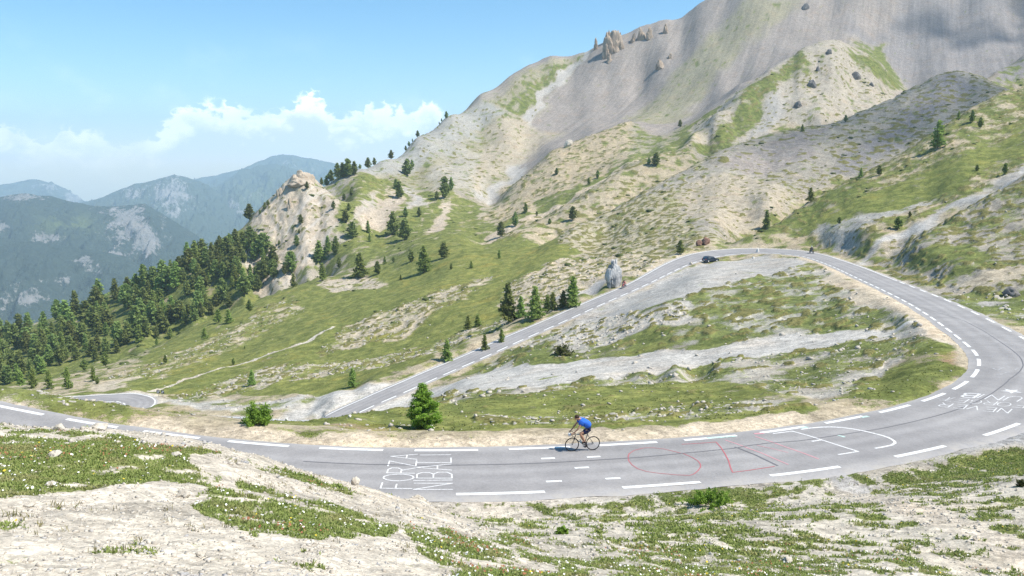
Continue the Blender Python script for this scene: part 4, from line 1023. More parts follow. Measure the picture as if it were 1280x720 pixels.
# dashed edge lines
s1 = Strips()
i_ref = road_index(518, 564)[0]
i = i_ref - 60 * 8.66
while i < len(EDGE) - 8:
    if i > 2: s1.along(i, i + 5.8, 0.0, 0.24)
    i += 8.66
i_ref = road_index(570, 615)[0]
i = i_ref - 60 * 12.4
last = 0
while i < 330:
    if i > 2: s1.along(i, i + 6.4, lambda q: float(np.interp(q, np.arange(len(WID)), WID)), 0.24)
    i += 12.4
s1.along(330, len(EDGE) - 4, lambda q: float(np.interp(q, np.arange(len(WID)), WID)), 0.18)
for p in ((685, 573), (742, 571), (727, 584.5), (692, 601.5), (766, 598)):
    a = road_index(*p); s1.along(a[0] - 0.62, a[0] + 0.62, a[1], 0.16)
s1.build('edge_marking', MAT_LINE, ROAD)
s2 = Strips()
i = 4
while i < len(HAIR) - 8:
    s2.along(i, i + 4, -2.35, 0.22, hair_pt); i += 6.5
s2.along(4, len(HAIR) - 6, 2.45, 0.2, hair_pt)
s2.build('edge_marking', MAT_LINE, HROAD)

# ---- hand-painted words
FONT = {'F': [[(0, 0), (0, 1)], [(0, 1), (.8, 1)], [(0, .52), (.6, .52)]],
        'O': [[(.5 + .5 * math.sin(a), .5 + .5 * math.cos(a)) for a in np.linspace(0, 2 * math.pi, 17)]],
        'R': [[(0, 0), (0, 1)], [(0, 1), (.55, 1), (.78, .88), (.78, .64), (.55, .5), (0, .5)], [(.4, .5), (.85, 0)]],
        'Z': [[(0, 1), (.85, 1), (0, 0), (.9, 0)]], 'A': [[(0, 0), (.45, 1), (.9, 0)], [(.2, .4), (.7, .4)]],
        'N': [[(0, 0), (0, 1), (.8, 0), (.8, 1)]], 'I': [[(.1, 0), (.1, 1)]],
        'B': [[(0, 0), (0, 1), (.55, 1), (.75, .88), (.75, .65), (.55, .53), (0, .53)], [(.55, .53), (.82, .4), (.82, .13), (.55, 0), (0, 0)]],
        'L': [[(0, 1), (0, 0), (.75, 0)]], 'E': [[(.75, 1), (0, 1), (0, 0), (.78, 0)], [(0, .5), (.6, .5)]],
        'V': [[(0, 1), (.42, 0), (.85, 1)]], 'G': [[(.8, .8), (.5, 1), (.15, .85), (0, .5), (.15, .12), (.5, 0), (.82, .2), (.82, .48), (.5, .48)]],
        'T': [[(0, 1), (.9, 1)], [(.45, 1), (.45, 0)]], 'U': [[(0, 1), (0, .25), (.2, 0), (.6, 0), (.8, .25), (.8, 1)]]}
ADV = {'I': .32}
def write(S, text, origin, read, up, width, height, w, bold=()):
    """text between origin and origin+read*width; read / up are unit directions in road metres (along travel, to the right)"""
    tot = sum(ADV.get(c, 1.0) for c in text); unit = width / tot
    x = 0.0
    for n, c in enumerate(text):
        a = ADV.get(c, 1.0)
        for st in FONT[c]:
            pts = []
            for (fx, fy) in st:
                jx = 0.03 * math.sin(n * 3.1 + fy * 2); r = (x + (fx * 0.88 + jx) * (1 if c != 'I' else 1)) * unit; h = fy * height * (1 + 0.04 * math.sin(n * 2.2))
                pts.append((origin[0] + (read[0] * r + up[0] * h) / 0.5, origin[1] + read[1] * r + up[1] * h))
            S.stroke(pts, w * (2.0 if n in bold else 1.0))
        x += a
S = Strips()
o = road_index(515, 611)
write(S, 'FORZA', (o[0], o[1]), (0, -1), (-1, 0), o[1] - road_index(515, 567)[1] + 0.1, 1.12, 0.06)
o = road_index(566, 612)
write(S, 'NIBALI', (o[0], o[1]), (0, -1), (-1, 0), o[1] - road_index(566, 566.5)[1], 1.4, 0.06)
S.build('painted_lettering', MAT_LETTER, ROAD)
S = Strips()
def write_px(S, text, p_start, p_end, p_top, w, bold=()):
    a = road_index(*p_start); b = road_index(*p_end); c = road_index(*p_top)
    ra = ((b[0] - a[0]) * 0.5, b[1] - a[1]); L = math.hypot(*ra); rd = (ra[0] / L, ra[1] / L)
    ua = ((c[0] - a[0]) * 0.5, c[1] - a[1]); h = math.hypot(*ua); ud = (ua[0] / h, ua[1] / h)
    write(S, text, a, rd, ud, L, h, w, bold)
write_px(S, 'NEVER', (1265, 511.5), (1174, 503), (1260, 516.6), 0.065)
write_px(S, 'FORGET', (1284, 505), (1177, 496), (1279, 510), 0.055)
write_px(S, 'UNIB', (1280, 496.5), (1202, 490.8), (1272, 502), 0.07, (3,))
# star
a = road_index(1264, 489)
def star_pt(r, t): return (a[0] + r * math.cos(t) / 0.5, a[1] + r * math.sin(t))
tr = [star_pt(0.62 if n % 2 == 0 else 0.25, math.pi * n / 5 + 0.4) for n in range(10)]
for n in range(10):
    p, q = tr[n], tr[(n + 1) % 10]
    S.quad(road_pt(a[0], a[1], 0.007), road_pt(*p, 0.007), road_pt((p[0] + q[0]) / 2, (p[1] + q[1]) / 2, 0.007), road_pt(*q, 0.007))
S.build('painted_lettering', MAT_OLD, ROAD)
S = Strips()
C8 = lambda pts: [(x / 4.414 + 840, y / 4.414 + 510) for x, y in pts]
px_stroke(S, C8([(560, 141), (665, 128), (760, 155), (825, 176), (930, 210), (1025, 240), (918, 257)]), 0.10)
px_stroke(S, C8([(775, 184), (825, 176)]), 0.12)
arc = [(715, 118), (765, 111), (820, 106), (880, 105), (940, 108), (1000, 117), (1060, 128), (1110, 139), (1160, 152), (1190, 162), (1212, 173), (1228, 184), (1230, 193), (1212, 206), (1170, 215), (1125, 223)]
px_stroke(S, C8(arc), 0.13)
S.build('painted_pitch_lines', MAT_LETTER, ROAD)
S = Strips()
C4 = lambda pts: [(x / 4 + 660, y / 4 + 500) for x, y in pts]
px_stroke(S, C4([(500, 285), (505, 270), (530, 252), (580, 240), (630, 240), (680, 245), (780, 270), (820, 287), (850, 305), (862, 320), (862, 335), (850, 355), (830, 370), (810, 378), (740, 375), (640, 365), (590, 357), (550, 345), (520, 325), (504, 305), (500, 285)]), 0.05)
px_stroke(S, C4([(770, 222), (860, 216), (940, 210), (965, 238), (985, 270), (1002, 305), (1014, 340), (1022, 362), (1100, 353), (1230, 332)]), 0.06)
S.build('red_drawing', MAT_RED, ROAD)
S = Strips()
px_stroke(S, C8([(462, 158), (550, 187), (640, 220), (730, 251), (808, 281)]), 0.09)
px_stroke(S, C8([(470, 206), (560, 226), (640, 246)]), 0.06)
px_stroke(S, C8([(295, 177), (360, 199), (415, 220), (490, 247), (560, 277), (642, 312)]), 0.08)
px_stroke(S, C8([(460, 142), (500, 139)]), 0.2)
S.build('pink_drawing', MAT_PINK, ROAD)
S = Strips()
px_stroke(S, C8([(715, 109), (742, 106)]), 0.22, 0.010); px_stroke(S, C8([(1050, 51), (1078, 47)]), 0.22, 0.010); px_stroke(S, C8([(920, 152), (950, 160)]), 0.14)
px_stroke(S, C8([(200, 166), (345, 156)]), 0.18, 0.010)
S.build('mint_marks', MAT_MINT, ROAD)
# tar seams
S = Strips()
px_stroke(S, [(380, 577), (440, 580), (520, 581.5), (600, 581), (660, 579.5), (740, 575.5), (800, 571.5), (860, 566), (920, 560)], 0.085)
px_stroke(S, [(920, 560), (935, 557), (960, 554), (1000, 551), (1050, 543.5), (1100, 536), (1150, 525), (1190, 514), (1225, 500), (1248, 486), (1262, 474), (1275, 464), (1279, 457), (1276, 448), (1268, 440), (1250, 427), (1230, 414), (1205, 401)], 0.075)
px_stroke(S, [(972, 582), (945, 569), (925, 561), (919, 559)], 0.10)
px_stroke(S, [(1120, 369), (1150, 384), (1205, 401)], 0.05)
S.build('tar_seam', MAT_TAR, ROAD)
S = Strips()
for seg in ([(1120, 369), (1144, 369.5)], [(1136, 379), (1145, 378.5)], [(1152, 378.5), (1160, 380.5), (1170, 380.5)], [(1162, 391.5), (1203, 390.5)], [(1178, 393), (1184, 392), (1190, 394), (1204, 394)],
            [(1216, 418), (1240, 416)], [(1222, 420), (1232, 421), (1262, 419)], [(1236, 430), (1256, 428), (1264, 431), (1278, 428)], [(1240, 460), (1247, 463), (1255, 459)], [(1263, 454), (1270, 454)], [(1269, 463), (1272, 460)], [(1250, 468), (1262, 465)],
            [(1172, 498), (1184, 500), (1194, 497)], [(1176, 505.5), (1187, 507)], [(1200, 509), (1212, 506)]):
    px_stroke(S, seg, 0.12)
S.build('worn_lettering', MAT_FAINT, ROAD)

# ------------------------------------------------------------------ rocks
def rock_material(name, c1, c2, scale):
    m, k, b = new_mat(name, rough=0.9, spec=0.2)
    pos = k.new('ShaderNodeTexCoord').outputs['Object']
    n = k.ramp(k.noise(pos, scale, 8, 0.65), 0.3, 0.7); n2 = k.noise(k.vscale(pos, (1, 1, 0.35)), scale * 2.2, 6, 0.7, 0.4)
    col = k.mix(n, tuple(c1) + (1,), tuple(c2) + (1,))
    col = k.mix(k.math('MULTIPLY', k.ramp(n2, 0.55, 0.7), 0.55), col, tuple(c * 0.55 for c in c1) + (1,))
    k.l.new(col, b.inputs['Base Color'])
    bp = k.new('ShaderNodeBump'); bp.inputs['Strength'].default_value = 0.7; bp.inputs['Distance'].default_value = 0.25 / scale
    k.l.new(n2, bp.inputs['Height']); k.l.new(bp.outputs[0], b.inputs['Normal'])
    return m
ico_cache = {}
def ico(sub):
    if sub not in ico_cache:
        bm = bmesh.new(); bmesh.ops.create_icosphere(bm, subdivisions=sub, radius=1.0)
        V = np.array([v.co[:] for v in bm.verts]); bm.faces.ensure_lookup_table()
        F = np.array([[v.index for v in f.verts] for f in bm.faces]); bm.free(); ico_cache[sub] = (V, F)
    return ico_cache[sub]
def rock_mesh(name, sx, sy, sz, seed, mat, sub=4, rough=0.3, taper=0.0, crag=0.25, groove=0.0):
    V, F = ico(sub); V = V.copy()
    s = seed * 7.31
    p = V * 1.3 + s
    r = 1 + rough * perlin3(p[:, 0], p[:, 1], p[:, 2]) + rough * 0.6 * perlin3(p[:, 0] * 2.3, p[:, 1] * 2.3, p[:, 2] * 1.4) + crag * 0.6 * (0.5 - np.abs(perlin3(p[:, 0] * 4.1, p[:, 1] * 4.1, p[:, 2] * 1.8))) + crag * 0.25 * perlin3(p[:, 0] * 9, p[:, 1] * 9, p[:, 2] * 6)
    if groove: r = r + groove * (0.5 - np.abs(perlin3(p[:, 0] * 3.2, p[:, 1] * 3.2, p[:, 2] * 0.35)) * 2) + groove * 0.4 * perlin3(p[:, 0] * 9, p[:, 1] * 9, p[:, 2] * 1.2)
    V = V * r[:, None]
    # flatten into facets
    for n in range(7):
        d = np.array([math.cos(n * 2.4 + s), math.sin(n * 2.4 + s), 0.5 * math.sin(n * 1.7 + s)]); d /= np.linalg.norm(d)
        h = V @ d; lim = 0.78 + 0.12 * math.sin(n + s)
        V -= np.clip(h - lim, 0, None)[:, None] * d * 0.85
    z = (V[:, 2] + 1) / 2
    w = 1 - taper * 0.62 * np.clip(z, 0, 1) ** 1.3
    V[:, 0] *= w; V[:, 1] *= w
    V = V * np.array([sx, sy, sz]); V[:, 2] += sz * 0.72
    return mesh_from(name, V, F, mat)
M_TOWER = rock_material('weathered_dolomite', (0.27, 0.205, 0.15), (0.42, 0.34, 0.26), 0.16)
M_CRAG = rock_material('pink_limestone', (0.34, 0.27, 0.20), (0.52, 0.44, 0.35), 0.35)
M_GREYR = rock_material('grey_limestone', (0.26, 0.26, 0.265), (0.60, 0.585, 0.56), 0.55)
M_REDR = rock_material('rusty_rock', (0.16, 0.09, 0.07), (0.33, 0.2, 0.14), 0.9)
M_DARKR = rock_material('dark_outcrop', (0.12, 0.115, 0.115), (0.26, 0.24, 0.22), 0.3)
M_WHITER = rock_material('white_stone', (0.55, 0.53, 0.49), (0.74, 0.72, 0.68), 5.0)
M_PALER = rock_material('pale_stone', (0.42, 0.37, 0.30), (0.60, 0.55, 0.47), 6.0)
def crag_mesh(name, w, d, h, seed, mat, n=6):
    # several broken columns grown together
    rr = np.random.default_rng(int(seed * 977) % 99991); V = []; F = []; b = 0
    for q in range(n):
        hx = h * (1.0 if q == 0 else rr.uniform(0.35, 0.85)); wx_ = w * rr.uniform(0.36, 0.62); dx_ = d * rr.uniform(0.35, 0.6)
        m_ = rock_mesh('tmp', wx_ / 2 * 1.25, dx_ / 2 * 1.2, hx / 1.72, seed + q * 1.7, mat, 4, 0.38, 0.22, 0.6)
        v = np.empty(len(m_.vertices) * 3, np.float32); m_.vertices.foreach_get('co', v); v = v.reshape(-1, 3)
        f = np.empty(len(m_.loops), np.int32); m_.loops.foreach_get('vertex_index', f); f = f.reshape(-1, 3)
        bpy.data.meshes.remove(m_)
        ox = 0 if q == 0 else rr.uniform(-.5, .5) * (w - wx_); oy = 0 if q == 0 else rr.uniform(-.4, .4) * (d - dx_)
        lean = rr.uniform(-.12, .12); v = v + np.array([ox, oy, 0]); v[:, 0] += lean * v[:, 2]
        V.append(v); F.append(f + b); b += len(v)
    return mesh_from(name, np.concatenate(V), np.concatenate(F), mat)
def rock(px, py, wpx, hpx, mat, label, dmin=0, dmax=1e9, group=None, taper=0.4, name='rock', seed=None, sub=4, dep=0.8, rz=0.3, rough=0.3):
    x, y, z = ground_hit(px, py, dmin, dmax); s = y / FOC
    seed = seed if seed is not None else px * 0.13 + py * 0.07
    me = crag_mesh(name, wpx * s, wpx * s * dep, hpx * s, seed, mat, 5 if wpx < 16 else 9) if name == 'rock_pinnacle' or mat is M_CRAG else rock_mesh(name, wpx * s / 2 * 1.05, wpx * s / 2 * dep, hpx * s / 1.72 * 1.06, seed, mat, sub, rough, taper, 0.25, 0.22 if name == 'boulder' else 0.0)
    o = link(name, me); o.location = (x, y + wpx * s * 0.25, z - 0.06 * hpx * s); o.rotation_euler = (0, 0, rz)
    tag(o, label, 'rock', group); return o
G = 'rock towers on the scree below the summit ridge'
rock(769, 67, 27, 29, M_TOWER, 'tallest tan rock tower on the ridge, pointed at its top', 600, 1000, G, 0.62, 'rock_pinnacle', sub=5)
rock(761, 52, 12, 13, M_TOWER, 'rock shoulder leaning on the tallest rock tower, uphill of its left side', 600, 1000, G, 0.4, 'rock_pinnacle')
rock(745.5, 62, 7, 14, M_TOWER, 'small lone rock spike left of the tallest rock tower', 600, 1000, G, 0.6, 'rock_pinnacle')
rock(757, 74, 9, 17, M_TOWER, 'dark-sided rock spire just below the tallest rock tower', 600, 1000, G, 0.55, 'rock_pinnacle')
rock(761, 79, 10, 12, M_TOWER, 'lowest rounded rock at the foot of the tallest rock tower', 600, 1000, G, 0.3, 'rock_pinnacle')
rock(792, 53, 9, 10, M_TOWER, 'leftmost low crag of the row right of the tallest rock tower', 600, 1000, G, 0.35, 'rock_pinnacle')
rock(801, 51, 12, 15, M_TOWER, 'broad crag in the middle of the row right of the tallest tower', 600, 1000, G, 0.4, 'rock_pinnacle')
rock(812, 50, 9, 16, M_TOWER, 'narrow crag at the right end of the row beside the tallest tower', 600, 1000, G, 0.45, 'rock_pinnacle')
rock(833, 42, 9, 11, M_TOWER, 'separate crag highest on the skyline right of the rock towers', 600, 1000, G, 0.4, 'rock_pinnacle')
rock(826, 86, 15, 10, M_TOWER, 'wide low crag alone on the scree below the skyline crags', 560, 1000, G, 0.3, 'rock_pinnacle')
rock(838, 74, 8, 7, M_TOWER, 'small knob just above the wide low crag on the scree', 560, 1000, G, 0.3, 'rock_pinnacle')
rock(374, 232, 34, 18, M_CRAG, 'broken pale crag that crowns the tan peak', 400, 460, None, 0.3, 'rock_outcrop')
rock(361, 262, 6, 16, M_CRAG, 'narrow pale rock rib down the middle of the tan peak', 390, 450, None, 0.3, 'rock_outcrop')
rock(350, 245, 9, 10, M_CRAG, 'small pale crag left of the crown of the tan peak', 400, 460, None, 0.3, 'rock_outcrop')
rock(711, 183, 12, 8, M_PALER, 'pale rock knob cresting the tan spur under the scree', 380, 620, None, 0.3, 'rock_outcrop')
rock(768, 360, 21, 29, M_GREYR, 'huge grey boulder with white streaks standing by the lower road', 150, 240, None, 0.30, 'boulder', sub=5, seed=9.3, rough=0.5)
rock(874, 307, 9, 6.5, M_REDR, 'smaller rust-red boulder on the left of a pair above the far bend', 190, 260, None, 0.3, 'boulder')
rock(883, 306, 12, 8.5, M_REDR, 'larger rust-red boulder on the right of a pair above the far bend', 190, 260, None, 0.3, 'boulder')
G = 'dark crags on the conical hill'
rock(1016, 110, 14, 10, M_DARKR, 'largest dark crag in the middle of the conical hill', 450, 600, G, 0.3, 'rock_outcrop')
rock(999, 134, 12, 7, M_DARKR, 'dark crag low on the left flank of the conical hill', 430, 600, G, 0.3, 'rock_outcrop')
rock(1071, 99, 15, 9, M_DARKR, 'long dark crag on the right flank of the conical hill', 450, 620, G, 0.25, 'rock_outcrop')
rock(1023, 89, 6, 6, M_DARKR, 'small dark knob above the largest crag of the conical hill', 480, 620, G, 0.3, 'rock_outcrop')
rock(1037, 68, 9, 6, M_DARKR, 'dark crag nearest the top of the conical hill', 500, 620, G, 0.3, 'rock_outcrop')
rock(1090, 108, 7, 5, M_DARKR, 'small dark crag lowest on the right flank of the conical hill', 450, 620, G, 0.3, 'rock_outcrop')
rock(1008, 12, 11, 7, M_DARKR, 'lone dark crag high on the bare scree near the top edge', 600, 950, None, 0.3, 'rock_outcrop')
rock(1268, 371, 26, 10, M_DARKR, 'dark undercut rock bank right of the upper road at the edge of the view', 80, 125, None, 0.3, 'rock_outcrop', rough=.4)
rock(947.5, 315.5, 4.5, 4.5, M_WHITER, 'white stone standing at the inner edge of the far bend', 180, 230, None, 0.3, 'stone', sub=3)
rock(942, 323.5, 3, 2.6, M_WHITER, 'small white stone lying on the gravel of the far bend', 170, 230, None, 0.2, 'stone', sub=3)
rock(864, 331, 5, 3.4, M_PALER, 'pale stone on the grass verge left of the parked dark car', 170, 220, None, 0.2, 'stone', sub=3)
rock(437, 522, 5, 3.5, M_WHITER, 'white stone at the end of the guard bank by the lower road', 40, 60, None, 0.2, 'stone', sub=3)
rock(358, 522, 4.5, 3.5, M_WHITER, 'white stone on the turf right of the round green bush', 40, 60, None, 0.2, 'stone', sub=3)
rock(539, 534, 5, 3.6, M_WHITER, 'white stone at the foot of the small larch beside the road', 38, 60, None, 0.2, 'stone', sub=3)
rock(1262, 388, 5, 2.6, M_WHITER, 'white stone lying in the grass right of the upper road', 60, 110, None, 0.2, 'stone', sub=3)
for (px, py, w, h, lab) in ((66, 572, 18, 9, 'flat white stone in the grass left of the knoll'), (72, 538, 16, 9, 'brown-topped stone on the crest of the knoll by the left road'), (120, 538, 26, 9, 'long pale stone on the crest of the knoll'),
                            (218, 571, 14, 6, 'white stone beside the grass at the right of the knoll'), (62, 608, 14, 7, 'pale stone low in the grass at the left'), (444, 607, 14, 12, 'tan block of earth on the edge above the painted words'),
                            (228, 622, 20, 10, 'tan stone between two grass patches of the knoll'), (985, 704, 14, 9, 'grey stone in the grass at the bottom right'), (1222, 676, 12, 7, 'pale stone beside the bare path at the bottom right'),
                            (250, 697, 15, 9, 'grey stone on the bare gravel at the bottom'), (905, 637, 10, 5, 'flat white stone on the slope under the road'), (35, 634, 16, 6, 'dark-edged stone on the bare gravel at the left')):
    rock(px, py, w, h * 0.75, M_PALER, lab, 0, 36, 'stones lying on the near slope', 0.25, 'stone', sub=4, rough=0.5)

# ------------------------------------------------------------------ leaf clouds for trees
def leaf_cloud(centers, size, rngl, flat=0.5, aspect=1.6, curl=True):
    """one small quad per centre, random lean"""
    n = len(centers); c = np.asarray(centers)
    a = rngl.uniform(0, 2 * np.pi, n); e = rngl.normal(0, flat, n)
    d1 = np.stack([np.cos(a) * np.cos(e), np.sin(a) * np.cos(e), np.sin(e)], 1)
    r = rngl.normal(size=(n, 3)); d2 = np.cross(d1, r); d2 /= np.linalg.norm(d2, axis=1)[:, None]
    s = (size * rngl.uniform(0.6, 1.4, n))[:, None]
    V = np.stack([c - d1 * s * aspect * .5 - d2 * s * .12, c - d2 * s * .5 + d1 * s * .1, c + d1 * s * aspect * .5, c + d2 * s * .5 + d1 * s * .1], 1).reshape(-1, 3)
    F = np.arange(4 * n).reshape(n, 4)
    return V, F
def foliage_material(name, c1, c2, scale, vary=1.0):
    m, k, b = new_mat(name, rough=0.75, spec=0.2)
    tc = k.new('ShaderNodeTexCoord').outputs['Object']; oi = k.new('ShaderNodeObjectInfo')
    n = k.ramp(k.noise(tc, scale, 4, 0.6), 0.32, 0.68)
    col = k.mix(n, tuple(c1) + (1,), tuple(c2) + (1,))
    hs = k.new('ShaderNodeHueSaturation'); k.l.new(col, hs.inputs['Color'])
    k.l.new(k.math('ADD', k.math('MULTIPLY', oi.outputs['Random'], 0.65 * vary), 1.0 - 0.3 * vary), hs.inputs['Value'])
    k.l.new(k.math('ADD', k.math('MULTIPLY', oi.outputs['Random'], 0.05 * vary), 0.5 - 0.035 * vary), hs.inputs['Hue'])
    k.l.new(hs.outputs[0], b.inputs['Base Color'])
    b.inputs['Subsurface Weight'].default_value = 0.0
    tr = k.new('ShaderNodeBsdfTranslucent'); k.l.new(hs.outputs[0], tr.inputs['Color'])
    mx = k.new('ShaderNodeMixShader'); mx.inputs[0].default_value = 0.4
    k.l.new(b.outputs[0], mx.inputs[1]); k.l.new(tr.outputs[0], mx.inputs[2]); k.l.new(mx.outputs[0], k.n['Material Output'].inputs['Surface'])
    return m
F_PINE = foliage_material('pine_needles', (0.135, 0.19, 0.055), (0.30, 0.37, 0.11), 0.9)
F_LARCH = foliage_material('larch_needles', (0.165, 0.25, 0.06), (0.34, 0.43, 0.12), 0.9)
F_NEAR = foliage_material('young_larch_needles', (0.15, 0.28, 0.035), (0.33, 0.50, 0.08), 4.0, 0.0)
F_BUSH = foliage_material('bush_leaves', (0.13, 0.23, 0.03), (0.28, 0.42, 0.07), 4.0, 0.0)
F_SHRUB = foliage_material('shrub_leaves', (0.075, 0.095, 0.03), (0.15, 0.175, 0.055), 2.0)
M_BARK, _k, _b = new_mat('bark', (0.13, 0.10, 0.08), 0.95, 0.1)
_k.l.new(_k.mix(_k.noise(_k.vscale(_k.new('ShaderNodeTexCoord').outputs['Object'], (6, 6, 1.2)), 1.5, 6), (0.08, 0.06, 0.05, 1), (0.21, 0.17, 0.14, 1)), _b.inputs['Base Color'])

def trunk_mesh(h, r, limbs, seed, name='trunk'):
    V = []; F = []
    def tube(P, R, ns=6):
        b = len(V)
        for p, rr in zip(P, R):
            for a in range(ns): V.append((p[0] + rr * math.cos(a * 2 * math.pi / ns), p[1] + rr * math.sin(a * 2 * math.pi / ns), p[2]))
        for i in range(len(P) - 1):
            for a in range(ns): F.append((b + i * ns + a, b + i * ns + (a + 1) % ns, b + (i + 1) * ns + (a + 1) % ns, b + (i + 1) * ns + a))
    tube([(0.02 * h * math.sin(k * 1.3 + seed) * k / 8, 0.015 * h * math.cos(k + seed) * k / 8, -0.04 * h + 1.0 * h * k / 8) for k in range(9)], [r * (1 - 0.9 * k / 8) for k in range(9)])
    for (z, a, L, rise) in limbs:
        tube([(math.cos(a) * L * f, math.sin(a) * L * f, z + rise * L * f * f - 0.05 * L * f) for f in (0, .35, .7, 1)], [r * 0.33 * (1 - .75 * f) for f in (0, .35, .7, 1)], 4)
    return mesh_from(name, V, F, M_BARK)
def conifer(kind, seed, h, n, leaf, mat):
    r_ = np.random.default_rng(seed)
    cs = []; limbs = []
    nb = {'larch': 62, 'pine': 54, 'stone': 44, 'near': 70}[kind]
    for b in range(nb):
        f = (b + r_.uniform(0, 1)) / nb                       # 0 low, 1 top
        if kind == 'larch': rad = 0.255 * (1 - f) ** 0.8 + 0.012; z = 0.08 + 0.92 * f
        elif kind == 'pine': rad = 0.255 * (1 - f ** 1.7) ** 0.9 * (0.55 + 0.45 * min(1, f * 3.5)) + 0.02; z = 0.10 + 0.88 * f
        elif kind == 'stone': rad = 0.24 * math.sin(math.pi * min(1, 0.16 + 0.84 * f)) ** 0.6 * (0.7 + .3 * (1 - f)) + 0.015; z = 0.10 + 0.88 * f
        else: rad = 0.40 * (1 - f ** 1.25) ** 0.9 * (0.78 + 0.22 * min(1, f * 5)) + 0.02; z = 0.04 + 0.95 * f
        rad *= r_.uniform(0.45, 1.3)
        a = b * 2.399963 + r_.uniform(-.5, .5)
        rise = {'larch': 0.05, 'pine': 0.30, 'stone': 0.35, 'near': 0.22}[kind]
        limbs.append((z * h, a, rad * h * 0.9, rise))
        m = max(5, int(n / nb * (0.35 + 1.5 * rad / 0.2)))
        s = r_.uniform(0, 1, m) ** 0.62
        wob = r_.normal(0, 0.022, (m, 3)) + r_.normal(0, .028, (m, 3)) * s[:, None]
        P = np.stack([np.cos(a) * rad * s, np.sin(a) * rad * s, z + rise * rad * s * s - 0.05 * rad * s], 1) + wob * np.array([1, 1, 0.62])
        cs.append(P * h)
    P = np.concatenate(cs); P[:, 2] = np.clip(P[:, 2], 0.02 * h, None)
    V, F = leaf_cloud(P, leaf, r_, 0.55)
    crown = mesh_from('crown', V, F, mat)
    return crown, trunk_mesh(h * 0.97, h * 0.022, limbs[::2], seed)
PROTO = {}
for kd, cnt, n, leaf, mat in (('pine', 7, 1100, 0.058, F_PINE), ('stone', 6, 1200, 0.060, F_PINE), ('larch', 8, 1000, 0.050, F_LARCH)):
    PROTO[kd] = [conifer(kd, 100 + 17 * q + hash(kd[0]) % 1, 1.0, n, leaf, mat) for q in range(cnt)]
PROTO['dark'] = [conifer('larch', 300 + q, 1.0, 1200, 0.052, F_PINE) for q in range(5)]
trees = []
def tree(px, py, hpx, kind, dmin=100, dmax=1200, name=None, wide=1.0, at=None):
    x, y, z = at if at else ground_hit(px, py, dmin, dmax)
    h = hpx * y / FOC * 1.03
    crown, trunk = PROTO[kind][random.randrange(len(PROTO[kind]))]
    nm = name or {'pine': 'pine_tree', 'stone': 'pine_tree', 'larch': 'larch_tree', 'dark': 'spruce_tree'}[kind]
    e = empty(nm, (x, y, z - 0.02 * h), random.uniform(0, 6.28))
    wv = wide * random.uniform(0.82, 1.25)
    e.scale = (h * wv, h * wv, h)
    link('trunk', trunk, e); link('crown', crown, e)
    trees.append(e); return e
ORD = ['', 'second', 'third', 'fourth', 'fifth', 'sixth', 'seventh', 'eighth', 'ninth', 'tenth', 'eleventh', 'twelfth', 'thirteenth', 'fourteenth', 'fifteenth', 'sixteenth', 'seventeenth', 'eighteenth']
KW = {'pine': 'dark pine', 'stone': 'dark round-crowned pine', 'larch': 'light green larch', 'dark': 'dark pointed spruce'}
def row(where, group, items, dmin=100, dmax=1200):
    """items (column, row, height, kind[, own label])"""
    items = sorted(items, key=lambda q: q[0])
    for n, it in enumerate(items):
        e = tree(it[0], it[1], it[2], it[3], dmin, dmax)
        if len(it) > 4: lab = it[4]
        else:
            pos = 'leftmost' if n == 0 else ('rightmost' if n == len(items) - 1 else ORD[n] + ' from left')
            lab = '%s, %s %s' % (KW[it[3]], pos, where)
        tag(e, lab, 'tree', group)
row('on the verge above the lower road', 'conifers on the verge above the lower road', [
    (635, 402, 49, 'dark', 'tall dark spruce with a gappy crown, biggest of the clump above the lower road'), (651, 397, 27, 'larch'), (669, 400, 43, 'larch', 'dense light green larch with a black shadow above the lower road'),
    (684, 390, 22, 'larch'), (691, 388, 23, 'larch'), (704, 385, 22, 'dark'), (716, 384, 39, 'larch', 'tall pointed green conifer, nearest of its clump to the grey boulder'), (606, 438, 21, 'larch', 'small cone-shaped larch touching the edge of the lower road'),
    (627, 428, 17, 'larch'), (585, 412, 18, 'larch'), (597, 408, 15, 'larch'), (559, 452, 28, 'larch', 'larch with a dark shadow left of the lower road edge')], 130, 230)
tag(tree(441, 484, 25, 'larch', 110, 170), 'lone larch at the edge of the pale gravel turn-out', 'tree')
tag(tree(315, 482, 20, 'larch', 120, 200), 'lone thin larch with a long dark shadow across a stony bank', 'tree')
row('on the saddle behind the pale peak', 'conifers on the saddle behind the pale peak', [(402, 227, 9, 'pine'), (408, 227, 12, 'dark'), (414, 227, 15, 'pine'), (422, 223, 19, 'pine'), (428, 222, 18, 'dark'), (435, 221, 22, 'stone'), (443, 219, 17, 'pine'), (450, 211, 6, 'pine')], 440, 640)
row('strung along the mountain skyline', 'conifers along the mountain skyline', [(460, 208, 13, 'pine'), (468, 205, 9, 'pine'), (489, 194, 11, 'pine'), (507, 181, 6, 'pine'), (511, 178, 6, 'pine'), (515.5, 175, 4, 'pine'), (522, 171, 8, 'pine'), (549, 153, 3, 'pine'), (552, 151, 4, 'pine'), (558, 148, 8.5, 'pine')], 440, 800)
row('on the left edge of the pale peak', 'conifers on the left edge of the pale peak', [(312, 275, 20, 'pine'), (325, 268, 6, 'pine'), (331, 262, 9, 'pine'), (335, 257, 7, 'pine')], 380, 470)
row('scattered on the face of the pale peak', 'small conifers on the face of the pale peak', [(371, 308, 14, 'pine'), (376, 280, 12, 'pine'), (374, 292, 6, 'pine'), (417, 262, 11, 'pine'), (384, 236, 9, 'pine'), (349, 306, 6, 'pine')], 365, 470)
